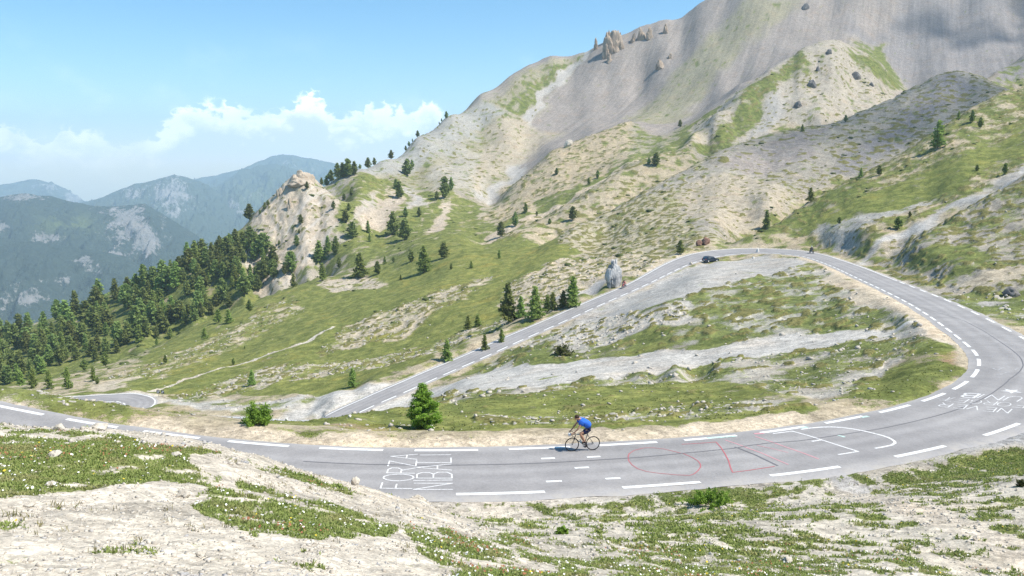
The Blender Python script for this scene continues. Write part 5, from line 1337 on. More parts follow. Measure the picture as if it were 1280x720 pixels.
row('high on the slope beyond the saddle', 'conifers high on the slope right of the saddle', [(509, 219, 20, 'pine'), (515, 210, 10, 'pine'), (495, 236, 12, 'pine'), (499, 248, 21, 'stone'), (546, 250, 11, 'pine'), (556, 248, 27, 'stone'), (564, 238, 16, 'pine'), (507, 271, 12, 'pine'), (524, 271, 12, 'pine')], 380, 640)
row('in the gully right of the pale peak', 'conifers in the gully right of the pale peak', [(430, 246, 8, 'pine'), (439, 245, 9, 'pine'), (436, 263, 9, 'pine'), (432, 278, 16, 'pine'), (441, 297, 20, 'stone'), (460, 291, 15, 'larch'), (462, 302, 10, 'larch'), (491, 293, 28, 'dark', 'broad dark spruce with a wide shadow below the tan facets'), (506, 300, 27, 'pine', 'tall dark pine just right of the broad spruce below the tan facets')], 330, 480)
row('at the foot of the pale peak', 'conifers at the foot of the pale peak', [(364, 341, 27, 'stone'), (356, 343, 13, 'pine'), (399, 327, 26, 'larch'), (410, 315, 20, 'larch'), (420, 318, 23, 'pine'), (403, 351, 21, 'larch'), (367, 361, 17, 'larch'), (330, 349, 24, 'pine'), (338, 338, 15, 'pine'), (424, 335, 14, 'pine')], 320, 420)
row('on the open meadow under the mountain', 'conifers on the open meadow under the mountain', [(450, 347, 31, 'larch'), (472, 343, 17, 'pine'), (481, 330, 10, 'larch'), (492, 328, 7, 'pine'), (514, 327, 14, 'pine'), (530, 341, 33, 'larch'), (555, 323, 20, 'pine'), (564, 337, 8, 'pine'), (589, 335, 9, 'larch'), (501, 350, 7, 'larch'), (624, 323, 11, 'larch')], 220, 420)
row('on the rocky middle spurs', 'conifers on the rocky spurs in the middle', [(626, 296, 19, 'pine'), (644, 283, 18, 'pine'), (657, 266, 12, 'pine'), (671, 270, 6, 'pine'), (716, 275, 17, 'pine'), (687, 280, 7, 'pine'), (736, 231, 9, 'pine'), (747, 223, 10, 'pine'), (696, 218, 8, 'pine'), (820, 207, 16, 'pine'), (811, 206, 9, 'pine'), (850, 159, 9, 'pine')], 300, 620)
tag(tree(850, 318, 18, 'pine', 180, 260), 'dark bushy pine with a black shadow beside the far bend', 'tree')
row('on the crest of the right-hand green spur', 'conifers on the crest of the right-hand green spur', [(1172, 185, 33, 'larch', 'tallest bright green larch on the right-hand spur, long shadow at its foot'), (1198, 150, 11, 'larch'), (1215, 153, 15, 'pine'), (1225, 160, 13, 'pine'), (958, 287, 24, 'dark', 'dark spruce at the low end of the right-hand spur above the far bend'), (1013, 252, 17, 'larch'), (1076, 222, 12, 'larch'), (1099, 219, 12, 'pine')], 190, 320)
row('beside the cone hill under the scree', 'tiny conifers beside the cone hill', [(1057, 152, 8, 'pine'), (1003, 165, 9, 'larch')], 400, 520)
row('dotted on the grass right of the upper road', 'bushy conifers right of the upper road', [(1049, 280, 9, 'stone'), (1122, 287, 16, 'stone'), (1137, 271, 7, 'stone'), (1256, 218, 14, 'stone'), (1221, 214, 8, 'stone')], 150, 290)
row('on the left meadow below the forest', 'small conifers on the left meadow', [(256, 424, 15, 'larch'), (207, 454, 11, 'pine'), (292, 456, 9, 'pine'), (306, 436, 4, 'pine'), (196, 431, 9, 'larch'), (213, 422, 12, 'larch'), (273, 403, 17, 'larch'), (286, 404, 18, 'larch'), (312, 389, 15, 'pine')], 170, 370)
row('along the bottom edge of the left forest', 'conifers at the lower edge of the left forest', [(85, 486, 28, 'larch'), (62, 486, 25, 'larch'), (42, 484, 25, 'larch'), (27, 482, 19, 'larch'), (117, 476, 19, 'larch'), (122, 480, 9, 'pine'), (106, 463, 15, 'pine'), (132, 458, 19, 'pine'), (8, 480, 24, 'pine')], 180, 340)
# the forest itself: nothing tells these trees apart
FOREST = [(-60, 500), (0, 482), (60, 473), (112, 456), (152, 441), (202, 421), (242, 403), (284, 386), (322, 368), (352, 350), (335, 322), (322, 308), (308, 290), (262, 314), (215, 336), (165, 364), (110, 388), (50, 408), (-60, 440)]
fa = np.array(FOREST, float)
def in_poly(x, y, P):
    c = False; n = len(P)
    for i in range(n):
        a, b = P[i], P[(i + 1) % n]
        if (a[1] > y) != (b[1] > y) and x < (b[0] - a[0]) * (y - a[1]) / (b[1] - a[1]) + a[0]: c = not c
    return c
placed = []; tries = 0
while len(placed) < 172 and tries < 60000:
    tries += 1
    px = random.uniform(-20, 352); py = random.uniform(288, 490)
    if not in_poly(px, py, FOREST): continue
    gapn = float(perlin2(np.array([px / 42.0]), np.array([py / 30.0]))[0])
    if gapn > 0.30: continue
    if any((px - a) ** 2 + ((py - b) * 1.25) ** 2 < (9.5 - tries / 12000) ** 2 for a, b in placed): continue
    placed.append((px, py))
for px, py in placed:
    kd = random.choices(['pine', 'stone', 'larch', 'dark'], [0.42, 0.2, 0.23, 0.15])[0]
    wf = random.uniform(0.92, 1.2); hp = random.choice([random.uniform(14, 22), random.uniform(20, 27), random.uniform(24, 34)]) * (0.85 if px > 250 else 1.0)
    tag(tree(px, py, hp, kd, 225, 470, wide=wf), 'conifer crowded in the dense dark forest on the slope at the left', 'tree', 'trees of the dense left forest')
# bushes and the young larch by the near road
def near_plant(name, px, py, hpx, wide, kind, n, leaf, mat, label, dmin, dmax, cat='tree', parts=('trunk', 'crown')):
    x, y, z = ground_hit(px, py, dmin, dmax); h = hpx * y / FOC
    r_ = np.random.default_rng(int(px * 7 + py))
    e = empty(name, (x, y, z - 0.03 * h), 0.4)
    if kind == 'bush':
        cs = []; limbs = []
        for b in range(34):
            a = b * 2.4; t = r_.uniform(0.15, 1.0); el = math.acos(r_.uniform(0.05, 1)); R = (0.5 * wide) * r_.uniform(.55, 1.2)
            d = np.array([math.cos(a) * math.sin(el) * R, math.sin(a) * math.sin(el) * R, math.cos(el) * r_.uniform(.75, 1.0)]) * h
            limbs.append((0.02 * h, a, R * h * math.sin(el) * 0.9, 0.9 * math.cos(el) / max(.3, math.sin(el) * wide)))
            s = r_.uniform(0.45, 1, n // 34)[:, None]
            cs.append(d * s + r_.normal(0, 0.06 * h, (n // 34, 3)))
        P = np.concatenate(cs); P[:, 2] = np.clip(P[:, 2], 0.01 * h, None)
        V, F = leaf_cloud(P, leaf, r_, 0.7)
        link(parts[1], mesh_from(parts[1], V, F, mat), e); link(parts[0], trunk_mesh(h * 0.5, h * 0.03, limbs[::2], 2, parts[0]), e)
    else:
        crown, trunk = conifer(kind, int(px), h, n, leaf, mat)
        crown.name = 'crown'
        link('crown', crown, e); link('trunk', trunk, e)
        e.scale = (wide, wide, 1)
    return tag(e, label, cat)
near_plant('larch_tree', 529, 534, 60, 1.02, 'near', 11000, 0.05, F_NEAR, 'small bushy bright green larch on the turf bank just beyond the near road', 38, 60)
near_plant('bush', 323, 533, 33, 1.25, 'bush', 4200, 0.06, F_BUSH, 'round bright green bush beside the sandy shoulder on the left', 38, 60, 'bush', ('stem', 'foliage'))
near_plant('bush', 886, 631, 26, 2.7, 'bush', 3800, 0.05, F_BUSH, 'leafy green bush on the near verge below the red road drawing', 24, 36, 'bush', ('stem', 'foliage'))
near_plant('bush', 703, 442, 13, 2.2, 'bush', 1500, 0.14, F_SHRUB, 'low dull green shrub in the hollow inside the road bend', 100, 135, 'bush', ('stem', 'foliage'))
near_plant('bush', 703, 667, 13, 1.3, 'bush', 900, 0.035, F_BUSH, 'small bright green tuft alone on the sandy slope at bottom centre', 10, 24, 'plant', ('stem', 'foliage'))
near_plant('bush', 1278, 608, 11, 1.6, 'bush', 700, 0.05, F_SHRUB, 'dark low bush at the right edge of the near slope', 20, 36, 'bush', ('stem', 'foliage'))

# ------------------------------------------------------------------ low cover on the ground
AREA = np.abs(np.gradient(Xg, axis=1)) * np.abs(np.gradient(Yg, axis=0))
def scatter(weight, n, r_):
    w = (weight * AREA).ravel().astype(float); c = np.cumsum(w); t = r_.uniform(0, c[-1], n); k = np.searchsorted(c, t)
    j, i = np.unravel_index(np.clip(k, 0, c.size - 1), Xg.shape)
    j = np.clip(j, 1, ND - 2); i = np.clip(i, 1, NU - 2)
    fu, fv = r_.uniform(0, 1, n), r_.uniform(0, 1, n)
    def lerp(A): return (A[j, i] * (1 - fu) + A[j, i + 1] * fu) * (1 - fv) + (A[j + 1, i] * (1 - fu) + A[j + 1, i + 1] * fu) * fv
    return np.stack([lerp(Xg), lerp(Yg), lerp(Zg)], 1), j, i
r_ = np.random.default_rng(5)
view = (np.abs(U) < 0.95) * (1 - Wroad)
gdens = GPATCH ** 1.5
def blades(name, P, hgt, wid, mat, lean=0.5, per=3):
    P = np.repeat(P, per, 0); n = len(P)
    P = P + np.stack([r_.normal(0, 1, n), r_.normal(0, 1, n), np.zeros(n)], 1) * (hgt * 0.35)
    a = r_.uniform(0, 6.283, n); h = hgt * r_.uniform(0.5, 1.35, n); w = wid * r_.uniform(0.7, 1.3, n)
    l = np.abs(r_.normal(0, lean, n)); dx, dy = np.cos(a), np.sin(a)
    tip = P + np.stack([dx * l * h, dy * l * h, h / np.sqrt(1 + l * l)], 1); mid = P * 0.5 + tip * 0.5 + np.stack([np.zeros(n), np.zeros(n), 0.10 * h], 1)
    sx, sy = -dy * w / 2, dx * w / 2
    side = np.stack([sx, sy, np.zeros(n)], 1)
    V = np.stack([P - side * .7 - [0, 0, .01], P + side * .7 - [0, 0, .01], mid + side, tip, mid - side], 1).reshape(-1, 3)
    b = np.arange(n) * 5
    F = np.concatenate([np.stack([b, b + 1, b + 2, b + 4], 1), np.stack([b + 4, b + 2, b + 3, b + 3], 1)])
    V4 = F[:n]; T = F[n:, :3]
    me = bpy.data.meshes.new(name)
    me.vertices.add(len(V)); me.vertices.foreach_set('co', V.astype(np.float32).ravel())
    loops = np.concatenate([V4.ravel(), T.ravel()]).astype(np.int32)
    me.loops.add(len(loops)); me.loops.foreach_set('vertex_index', loops)
    me.polygons.add(2 * n); me.polygons.foreach_set('loop_start', np.concatenate([np.arange(n) * 4, 4 * n + np.arange(n) * 3]).astype(np.int32))
    me.update(calc_edges=True); me.materials.append(mat)
    return me
def turf_material(name, c1, c2, c3):
    m, k, b = new_mat(name, rough=0.8, spec=0.15)
    pos = k.new('ShaderNodeNewGeometry').outputs['Position']
    n = k.ramp(k.noise(pos, 1.1, 5, 0.65), 0.3, 0.7); n2 = k.ramp(k.noise(pos, 24.0, 3, 0.6), 0.3, 0.7)
    col = k.mix(n2, tuple(c1) + (1,), tuple(c2) + (1,)); col = k.mix(k.math('MULTIPLY', k.ramp(n, 0.55, 0.9), 0.7), col, tuple(c3) + (1,))
    k.l.new(col, b.inputs['Base Color'])
    tr = k.new('ShaderNodeBsdfTranslucent'); k.l.new(col, tr.inputs['Color']); mx = k.new('ShaderNodeMixShader'); mx.inputs[0].default_value = 0.25
    k.l.new(b.outputs[0], mx.inputs[1]); k.l.new(tr.outputs[0], mx.inputs[2]); k.l.new(mx.outputs[0], k.n['Material Output'].inputs['Surface'])
    return m
M_TURF = turf_material('alpine_turf', (0.175, 0.225, 0.055), (0.33, 0.38, 0.125), (0.36, 0.33, 0.15))
M_TURF2 = turf_material('bank_turf', (0.15, 0.175, 0.05), (0.24, 0.26, 0.085), (0.27, 0.25, 0.09))
M_DRY = turf_material('dry_grass', (0.19, 0.17, 0.08), (0.30, 0.26, 0.13), (0.16, 0.17, 0.06))
P1, _, _ = scatter(gdens * view * (Yg > 3.0) * (Yg < 18) / np.clip(Yg, 5, 20) ** 1.2, 42000, r_)
P2, _, _ = scatter(gdens * view * (Yg >= 15) * (Yg < 37), 26000, r_)
P3, _, _ = scatter(gdens * view * (Yg >= 38) * (Yg < 90) * (gN > 0.0) / Yg, 5000, r_)
Vs = []
o = link('grass', blades('grass', P1, 0.034, 0.013, M_TURF, 0.9, 4)); tag(o, 'short green alpine turf on the near knoll', 'grass', None, 'stuff')
o = link('grass', blades('grass', P2, 0.065, 0.03, M_TURF, 0.8, 3)); tag(o, 'green turf on the slope just below the near road', 'grass', None, 'stuff')
o = link('grass', blades('grass', P3, 0.06, 0.07, M_TURF2, 0.9, 3)); tag(o, 'green turf on the banks inside the road bend', 'grass', None, 'stuff')
P4, _, _ = scatter(view * (Yg > 4) * (Yg < 34) * (gN > -0.1) * (1 - 0.6 * GPATCH) * (patch_n > 0.16) / np.clip(Yg, 6, 30), 1300, r_)
o = link('grass', blades('dry_grass', P4, 0.065, 0.008, M_DRY, 0.8, 6)); tag(o, 'thin tufts of dry grass on the bare gravel', 'grass', None, 'stuff')
# flowers
def flowers(name, P, size, mat, up=0.05):
    n = len(P); P = P + np.stack([np.zeros(n), np.zeros(n), r_.uniform(0.5, 1.3, n) * up], 1)
    s = size * r_.uniform(0.6, 1.3, n); tx, ty = r_.normal(0, .35, n), r_.normal(-.25, .35, n)
    ring = []
    for q in range(6):
        c, d = math.cos(q * math.pi / 3), math.sin(q * math.pi / 3); ring.append(P + np.stack([c * s, d * s, (-c * tx - d * ty) * s + 0.15 * s], 1))
    V = np.concatenate([np.stack([P] + ring, 1).reshape(-1, 3)]); b = np.arange(n) * 7
    F = np.concatenate([np.stack([b, b + 1 + q, b + 1 + (q + 1) % 6], 1) for q in range(6)])
    return mesh_from(name, V, F, mat)
M_FLW, _, _ = new_mat('white_petals', (0.78, 0.77, 0.72), 0.7, 0.1)
M_FLY, _, _ = new_mat('yellow_petals', (0.62, 0.47, 0.05), 0.7, 0.1)
M_FLR, _, _ = new_mat('rusty_seed_heads', (0.30, 0.13, 0.07), 0.8, 0.1)
nearg = gdens * view * (Yg > 4) * (Yg < 17) / np.clip(Yg, 5, 20)
PA, _, _ = scatter(nearg * (patch_n > 0.0), 800, r_); tag(link('flowers', flowers('white_flowers', PA, 0.0135, M_FLW)), 'small white flowers dotted through the near turf', 'flowers', None, 'stuff')
PB, _, _ = scatter(gdens * view * (Yg > 6) * (Yg < 36), 240, r_); tag(link('flowers', flowers('yellow_flowers', PB, 0.017, M_FLY)), 'small yellow flowers dotted over the near slope', 'flowers', None, 'stuff')
PC, _, _ = scatter(nearg * (fbm2(Xg / 1.8 + 4, Yg / 1.8, 3) > 0.12), 800, r_); tag(link('flowers', flowers('seed_heads', PC, 0.013, M_FLR, 0.06)), 'rust-brown seed heads among the near turf', 'flowers', None, 'stuff')
# stones
def pebbles(name, P, size, mat, seed):
    V0, F0 = ico(1); n = len(P); rr = np.random.default_rng(seed)
    V0 = V0[:]; s = size * np.minimum(rr.lognormal(0, 0.6, n), 2.4)
    A = rr.uniform(0, 6.28, n); sc = np.stack([s * rr.uniform(.8, 1.4, n), s * rr.uniform(.7, 1.1, n), s * rr.uniform(.4, .8, n)], 1)
    V = V0[None] * (1 + np.clip(rr.normal(-.05, .3, (n, len(V0), 1)), -.55, .5)) * sc[:, None, :]
    c, d = np.cos(A)[:, None], np.sin(A)[:, None]
    V = np.stack([V[..., 0] * c - V[..., 1] * d, V[..., 0] * d + V[..., 1] * c, V[..., 2]], 2) + P[:, None, :] + np.array([0, 0, 0.2])[None, None] * s[:, None, None]
    F = (F0[None] + (np.arange(n) * len(V0))[:, None, None]).reshape(-1, 3)
    return mesh_from(name, V.reshape(-1, 3), F, mat)
def pebble_material():
    m, k, b = new_mat('pebbles', rough=0.9, spec=0.15)
    pos = k.new('ShaderNodeNewGeometry').outputs['Position']
    n = k.noise(pos, 2.6, 2, 0.5); n2 = k.ramp(k.noise(k.vscale(pos, (1, 1, 0)), 17.0, 2, 0.5), 0.25, 0.75)
    col = k.mix(n2, (0.33, 0.29, 0.24, 1), (0.60, 0.55, 0.47, 1)); col = k.mix(k.ramp(n, 0.55, 0.7), col, (0.36, 0.35, 0.345, 1))
    k.l.new(col, b.inputs['Base Color']); return m
M_PEB = pebble_material()
P5, _, _ = scatter(view * (Yg > 2.5) * (Yg < 15) * (1 - 0.75 * GPATCH) * (0.25 + sstep(-.1, .3, patch_n)) / np.clip(Yg, 4, 16) ** 1.2, 22000, r_)
tag(link('stones', pebbles('pebbles', P5, 0.0115, M_PEB, 3)), 'loose pebbles on the bare gravel of the knoll', 'stones', None, 'stuff')
P6, _, _ = scatter(view * (Yg >= 13) * (Yg < 37) * (1 - 0.6 * GPATCH) * (0.3 + sstep(-.1, .3, patch_n)), 12000, r_)
tag(link('stones', pebbles('stones', P6, 0.023, M_PEB, 4)), 'loose stones on the slope below the near road', 'stones', None, 'stuff')
P7, _, _ = scatter(view * (Yg >= 38) * (Yg < 70) * (0.02 + SPECK ** 2), 900, r_)
tag(link('stones', pebbles('blocks', P7, 0.07, M_PEB, 5)), 'pale stones on the banks inside the bend', 'stones', None, 'stuff')
P8, _, _ = scatter(view * (Yg >= 70) * (Yg < 270) * (0.004 + SPECK ** 1.5) / Yg, 3000, r_)
tag(link('stones', pebbles('blocks', P8, 0.13, M_PEB, 6)), 'pale blocks on the stony meadow bands', 'stones', None, 'stuff')
# low juniper mats on the mountain
def mats(name, P, size, mat, seed):
    V0, F0 = ico(2); n = len(P); rr = np.random.default_rng(seed); s = size * rr.lognormal(0, 0.4, n)
    V = V0[None] * (1 + rr.uniform(-.35, .25, (n, len(V0), 1))) * np.stack([s * rr.uniform(.9, 1.8, n), s, s * rr.uniform(.35, .6, n)], 1)[:, None, :] + P[:, None, :]
    F = (F0[None] + (np.arange(n) * len(V0))[:, None, None]).reshape(-1, 3)
    return mesh_from(name, V.reshape(-1, 3), F, mat)
P9, _, _ = scatter(view * (Yg > 205) * (Yg < 620) * (GRASS > 0.09) * (GRASS < 0.8) * (STREAK < 0.7) * (0.15 + sstep(0.0, 0.3, gN)) / Yg ** 1.3, 1500, r_)
tag(link('shrubs', mats('shrubs', P9, 0.5, F_SHRUB, 9)), 'low dark juniper mats dotted over the mountain flanks', 'shrubs', None, 'stuff')

# ------------------------------------------------------------------ cloud that shades the right-hand ridge (above the view)
def cloud(cx, cy, z, rx, ry, seed, n, opac=0.14):
    rr = np.random.default_rng(seed); V0, F0 = ico(3); Vs = []; Fs = []; b = 0
    for q in range(n):
        a = rr.uniform(0, 6.28); r = math.sqrt(rr.uniform(0, 1)) * 0.8
        c = np.array([cx + math.cos(a) * r * rx, cy + math.sin(a) * r * ry, z + rr.uniform(-10, 25)])
        s = rr.uniform(0.20, 0.36) * min(rx, ry) * (1.2 - 0.5 * r)
        nn = perlin3(V0[:, 0] * 2 + q, V0[:, 1] * 2, V0[:, 2] * 2)
        Vs.append(V0 * (1 + 0.3 * nn[:, None]) * s * np.array([1.2, 1, 0.7]) + c); Fs.append(F0 + b); b += len(V0)
    m, k, bb = new_mat('cloud_white', (0.85, 0.85, 0.86), 1.0, 0.0)
    tr = k.new('ShaderNodeBsdfTransparent'); mx = k.new('ShaderNodeMixShader'); mx.inputs[0].default_value = opac
    k.l.new(tr.outputs[0], mx.inputs[1]); k.l.new(bb.outputs[0], mx.inputs[2]); k.l.new(mx.outputs[0], k.n['Material Output'].inputs['Surface'])
    me = mesh_from('cloud', np.concatenate(Vs), np.concatenate(Fs), m); me.polygons.foreach_set('use_smooth', np.ones(len(me.polygons), bool))
    return tag(link('cloud', me), kind='structure')
CZ = 1500.0
def shade_at(x, y, z):
    k_ = (CZ - z) / SUN_DIR.z
    return x + SUN_DIR.x * k_, y + SUN_DIR.y * k_
c_ = shade_at(205, 405, 12); cloud(c_[0] + 14, c_[1], CZ, 125, 92, 3, 44, 0.085)
c_ = shade_at(430, 750, 120); cloud(c_[0], c_[1], CZ, 72, 44, 5, 16, 0.20)
c_ = shade_at(530, 790, 140); cloud(c_[0], c_[1], CZ, 85, 64, 6, 24, 0.18)

# ------------------------------------------------------------------ small builders
class MB:
    def __init__(s): s.V = []; s.F = []
    def box(s, c, d, taper=(1, 1), rot=None):
        b = len(s.V); P = []
        for z in (-1, 1):
            t = taper if z > 0 else (1, 1)
            for x, y in ((-1, -1), (1, -1), (1, 1), (-1, 1)): P.append(Vector((x * d[0] / 2 * t[0], y * d[1] / 2 * t[1], z * d[2] / 2)))
        if rot: P = [Matrix.Rotation(rot[0], 3, rot[1]) @ p for p in P]
        s.V += [tuple(p + Vector(c)) for p in P]
        s.F += [tuple(b + i for i in f) for f in ((0, 3, 2, 1), (4, 5, 6, 7), (0, 1, 5, 4), (1, 2, 6, 5), (2, 3, 7, 6), (3, 0, 4, 7))]
        return s
    def tube(s, pts, r, ns=8, cap=True):
        pts = [Vector(p) for p in pts]; b = len(s.V)
        rs = r if isinstance(r, (list, tuple)) else [r] * len(pts)
        for i, p in enumerate(pts):
            d = (pts[min(i + 1, len(pts) - 1)] - pts[max(i - 1, 0)]).normalized()
            u = d.orthogonal().normalized() if i == 0 else (u0 - d * u0.dot(d)).normalized()
            u0 = u; v = d.cross(u)
            for a in range(ns): s.V.append(tuple(p + (u * math.cos(a * 2 * math.pi / ns) + v * math.sin(a * 2 * math.pi / ns)) * rs[i]))
        for i in range(len(pts) - 1):
            for a in range(ns): s.F.append((b + i * ns + a, b + i * ns + (a + 1) % ns, b + (i + 1) * ns + (a + 1) % ns, b + (i + 1) * ns + a))
        if cap:
            s.F.append(tuple(b + a for a in range(ns))[::-1]); e = b + (len(pts) - 1) * ns; s.F.append(tuple(e + a for a in range(ns)))
        return s
    def torus(s, c, R, r, n=36, m=8, axis='Y'):
        b = len(s.V)
        for i in range(n):
            a = 2 * math.pi * i / n
            for j in range(m):
                t = 2 * math.pi * j / m; q = R + r * math.cos(t); h = r * math.sin(t)
                s.V.append((c[0] + q * math.cos(a), c[1] + h, c[2] + q * math.sin(a)))
        for i in range(n):
            for j in range(m): s.F.append((b + i * m + j, b + ((i + 1) % n) * m + j, b + ((i + 1) % n) * m + (j + 1) % m, b + i * m + (j + 1) % m))
        return s
    def ball(s, c, r, sub=2):
        V, F = ico(sub); b = len(s.V); rr_ = np.array(r if hasattr(r, '__len__') else (r, r, r))
        s.V += [tuple(np.array(c) + v * rr_) for v in V]; s.F += [tuple(int(b + i) for i in f) for f in F]; return s
    def build(s, name, mat, parent=None, smooth=True):
        me = bpy.data.meshes.new(name); me.from_pydata(s.V, [], s.F); me.update(); me.materials.append(mat)
        if smooth: me.polygons.foreach_set('use_smooth', np.ones(len(me.polygons), bool))
        return link(name, me, parent)
def skin(name, verts, edges, radii, mat, parent=None, levels=2):
    me = bpy.data.meshes.new(name); me.from_pydata(verts, edges, []); me.update()
    o = bpy.data.objects.new(name, me); COL.objects.link(o)
    md = o.modifiers.new('skin', 'SKIN'); md.use_smooth_shade = True
    for i, r in enumerate(radii):
        me.skin_vertices[0].data[i].radius = (r, r) if not hasattr(r, '__len__') else r
    me.skin_vertices[0].data[0].use_root = True
    sd = o.modifiers.new('sub', 'SUBSURF'); sd.levels = levels; sd.render_levels = levels
    bpy.context.view_layer.update()
    dg = bpy.context.evaluated_depsgraph_get()
    m2 = bpy.data.meshes.new_from_object(o.evaluated_get(dg)); m2.name = name
    bpy.data.objects.remove(o)
    m2.materials.clear(); m2.materials.append(mat); m2.polygons.foreach_set('use_smooth', np.ones(len(m2.polygons), bool))
    return link(name, m2, parent)
def plain(name, c, rough=0.5, spec=0.4, metal=0.0):
    m, k, b = new_mat(name, c, rough, spec, metal)
    pos = k.new('ShaderNodeTexCoord').outputs['Object']
    n = k.noise(pos, 9.0, 4)
    k.l.new(k.mix(n, tuple(x * 0.86 for x in c) + (1,), tuple(min(1, x * 1.12) for x in c) + (1,)), b.inputs['Base Color'])
    return m
M_SKIN = plain('tanned_skin', (0.42, 0.235, 0.155), 0.55, 0.3); M_BLUE = plain('blue_jersey', (0.03, 0.13, 0.56), 0.8, 0.2); M_NAVY = plain('navy_lycra', (0.012, 0.018, 0.07), 0.6, 0.3)
M_HAIR = plain('brown_hair', (0.045, 0.028, 0.02), 0.7, 0.2); M_BLACK = plain('black_rubber', (0.015, 0.015, 0.016), 0.7, 0.3); M_FRAME = plain('dark_frame_paint', (0.03, 0.035, 0.05), 0.25, 0.5)
M_STEEL = plain('bare_metal', (0.55, 0.55, 0.56), 0.3, 0.5, 0.9); M_WHITE = plain('white_plastic', (0.75, 0.75, 0.74), 0.4, 0.4); M_CYAN = plain('pale_blue_paint', (0.25, 0.50, 0.60), 0.3, 0.5)
M_RED = plain('red_enamel', (0.40, 0.05, 0.05), 0.3, 0.5); M_DARKC = plain('dark_leather', (0.03, 0.028, 0.03), 0.6, 0.3); M_GREYC = plain('grey_cloth', (0.16, 0.15, 0.16), 0.8, 0.2); M_PINKC = plain('faded_red_jacket', (0.40, 0.13, 0.14), 0.8, 0.2)
M_CAR = plain('dark_blue_enamel', (0.014, 0.028, 0.055), 0.18, 0.6); M_GLASS = plain('window_glass', (0.10, 0.13, 0.16), 0.05, 0.9); M_LAMP = plain('lamp_glass', (0.7, 0.7, 0.68), 0.1, 0.7); M_TAIL = plain('red_lamp', (0.5, 0.03, 0.03), 0.2, 0.5)

# ------------------------------------------------------------------ racing bicycle and its rider
rb = road_index(728, 563.6)
bx, by, bz = road_pt(rb[0], rb[1], 0.0)
tg = TANG[int(rb[0])]; head = math.atan2(-tg[1], -tg[0])          # rides against the survey direction
bike = empty('bicycle', (bx, by, bz), head)
tag(bike, 'dark racing bicycle ridden along the near road by the man in blue', 'bicycle')
BB = (-0.08, 0, 0.275); RHUB = (-0.5, 0, 0.335); FHUB = (0.5, 0, 0.335); STOP = (-0.235, 0, 0.80); HT = (0.335, 0, 0.79); HBm = (0.375, 0, 0.63)
f = MB(); f.tube([BB, STOP], 0.017); f.tube([STOP, HT], 0.017); f.tube([BB, HBm], 0.021); f.tube([HT, HBm], 0.021)
for s in (-1, 1):
    f.tube([(BB[0], s * .03, BB[2]), (RHUB[0], s * .06, RHUB[2])], 0.010); f.tube([(STOP[0], s * .015, STOP[2] - .03), (RHUB[0], s * .06, RHUB[2])], 0.009)
f.tube([STOP, (-0.265, 0, 0.93)], 0.014); f.build('frame', M_FRAME, bike)
MB().tube([(0.0, -0.023, 0.365), (0.20, -0.023, 0.50)], 0.012).tube([(0.0, 0.023, 0.365), (0.20, 0.023, 0.50)], 0.012).tube([(0.05, 0, 0.815), (0.28, 0, 0.815)], 0.0175).build('frame_band', M_CYAN, bike)
f = MB(); f.tube([(0.385, 0, 0.60), (0.40, 0, 0.56)], 0.022)
for s in (-1, 1): f.tube([(0.39, s * .045, 0.60), (0.43, s * .05, 0.48), (0.5, s * .05, 0.335)], 0.012)
f.build('fork', M_FRAME, bike)
for hub in (FHUB, RHUB):
    w = empty('wheel', hub); w.parent = bike
    MB().torus((0, 0, 0), 0.322, 0.014, 48, 8).build('tyre', M_BLACK, w)
    MB().torus((0, 0, 0), 0.300, 0.011, 48, 6).build('rim', M_BLACK, w)
    sp = MB()
    for n in range(20):
        a = n * math.pi / 10; sp.tube([(0.02 * math.cos(a + .5), 0.022 * (-1) ** n, 0.02 * math.sin(a + .5)), (0.295 * math.cos(a), 0, 0.295 * math.sin(a))], 0.0014, 4, False)
    sp.tube([(0, -0.05, 0), (0, 0.05, 0)], 0.016); sp.build('spokes', M_STEEL, w)
h = MB(); h.tube([(0.33, 0, .80), (0.335, 0, .86), (0.43, 0, 0.885)], 0.014); h.tube([(0.43, -.21, .885), (0.43, .21, .885)], 0.0135)
for s in (-1, 1): h.tube([(0.43, s * .21, .885), (0.50, s * .21, .89), (0.545, s * .21, .85), (0.53, s * .21, .79), (0.44, s * .21, .765)], 0.0135); h.tube([(0.51, s * .21, .89), (0.56, s * .21, .93)], [0.017, 0.013])
h.build('handlebar', M_BLACK, bike)
MB().ball((0.60, -.06, .80), (0.075, 0.12, 0.08)).build('handlebar_bag', M_WHITE, bike)
MB().ball((-0.27, 0, 0.955), (0.135, 0.06, 0.028)).ball((-0.34, 0, 0.96), (0.07, 0.075, 0.03)).build('saddle', M_BLACK, bike)
c = MB(); c.torus((BB[0], -.045, BB[2]), 0.085, 0.008, 28, 6); c.torus((BB[0], -.045, BB[2]), 0.05, 0.008, 20, 6); c.tube([(BB[0], -.07, BB[2]), (BB[0], .07, BB[2])], 0.02)
PN = (-0.165, -0.145, 0.128); PF = (0.005, 0.145, 0.422)
c.tube([(BB[0], -.065, BB[2]), (PN[0], -.075, PN[2])], 0.012); c.tube([(BB[0], .065, BB[2]), (PF[0], .075, PF[2])], 0.012); c.build('crankset', M_STEEL, bike)
for q in (PN, PF): MB().box((q[0], q[1] * .8, q[2]), (0.085, 0.09, 0.022)).build('pedal', M_BLACK, bike)
MB().tube([(BB[0], -.045, BB[2] + .087), (-.5, -.045, .38)], 0.006).tube([(BB[0], -.045, BB[2] - .087), (-.46, -.045, .255), (-.5, -.045, .29)], 0.006).torus((-.5, -.045, .335), 0.042, 0.012, 20, 6).build('chain', M_BLACK, bike)
MB().tube([(0.03, 0, .43), (0.135, 0, .545)], 0.036).build('bottle', M_WHITE, bike)

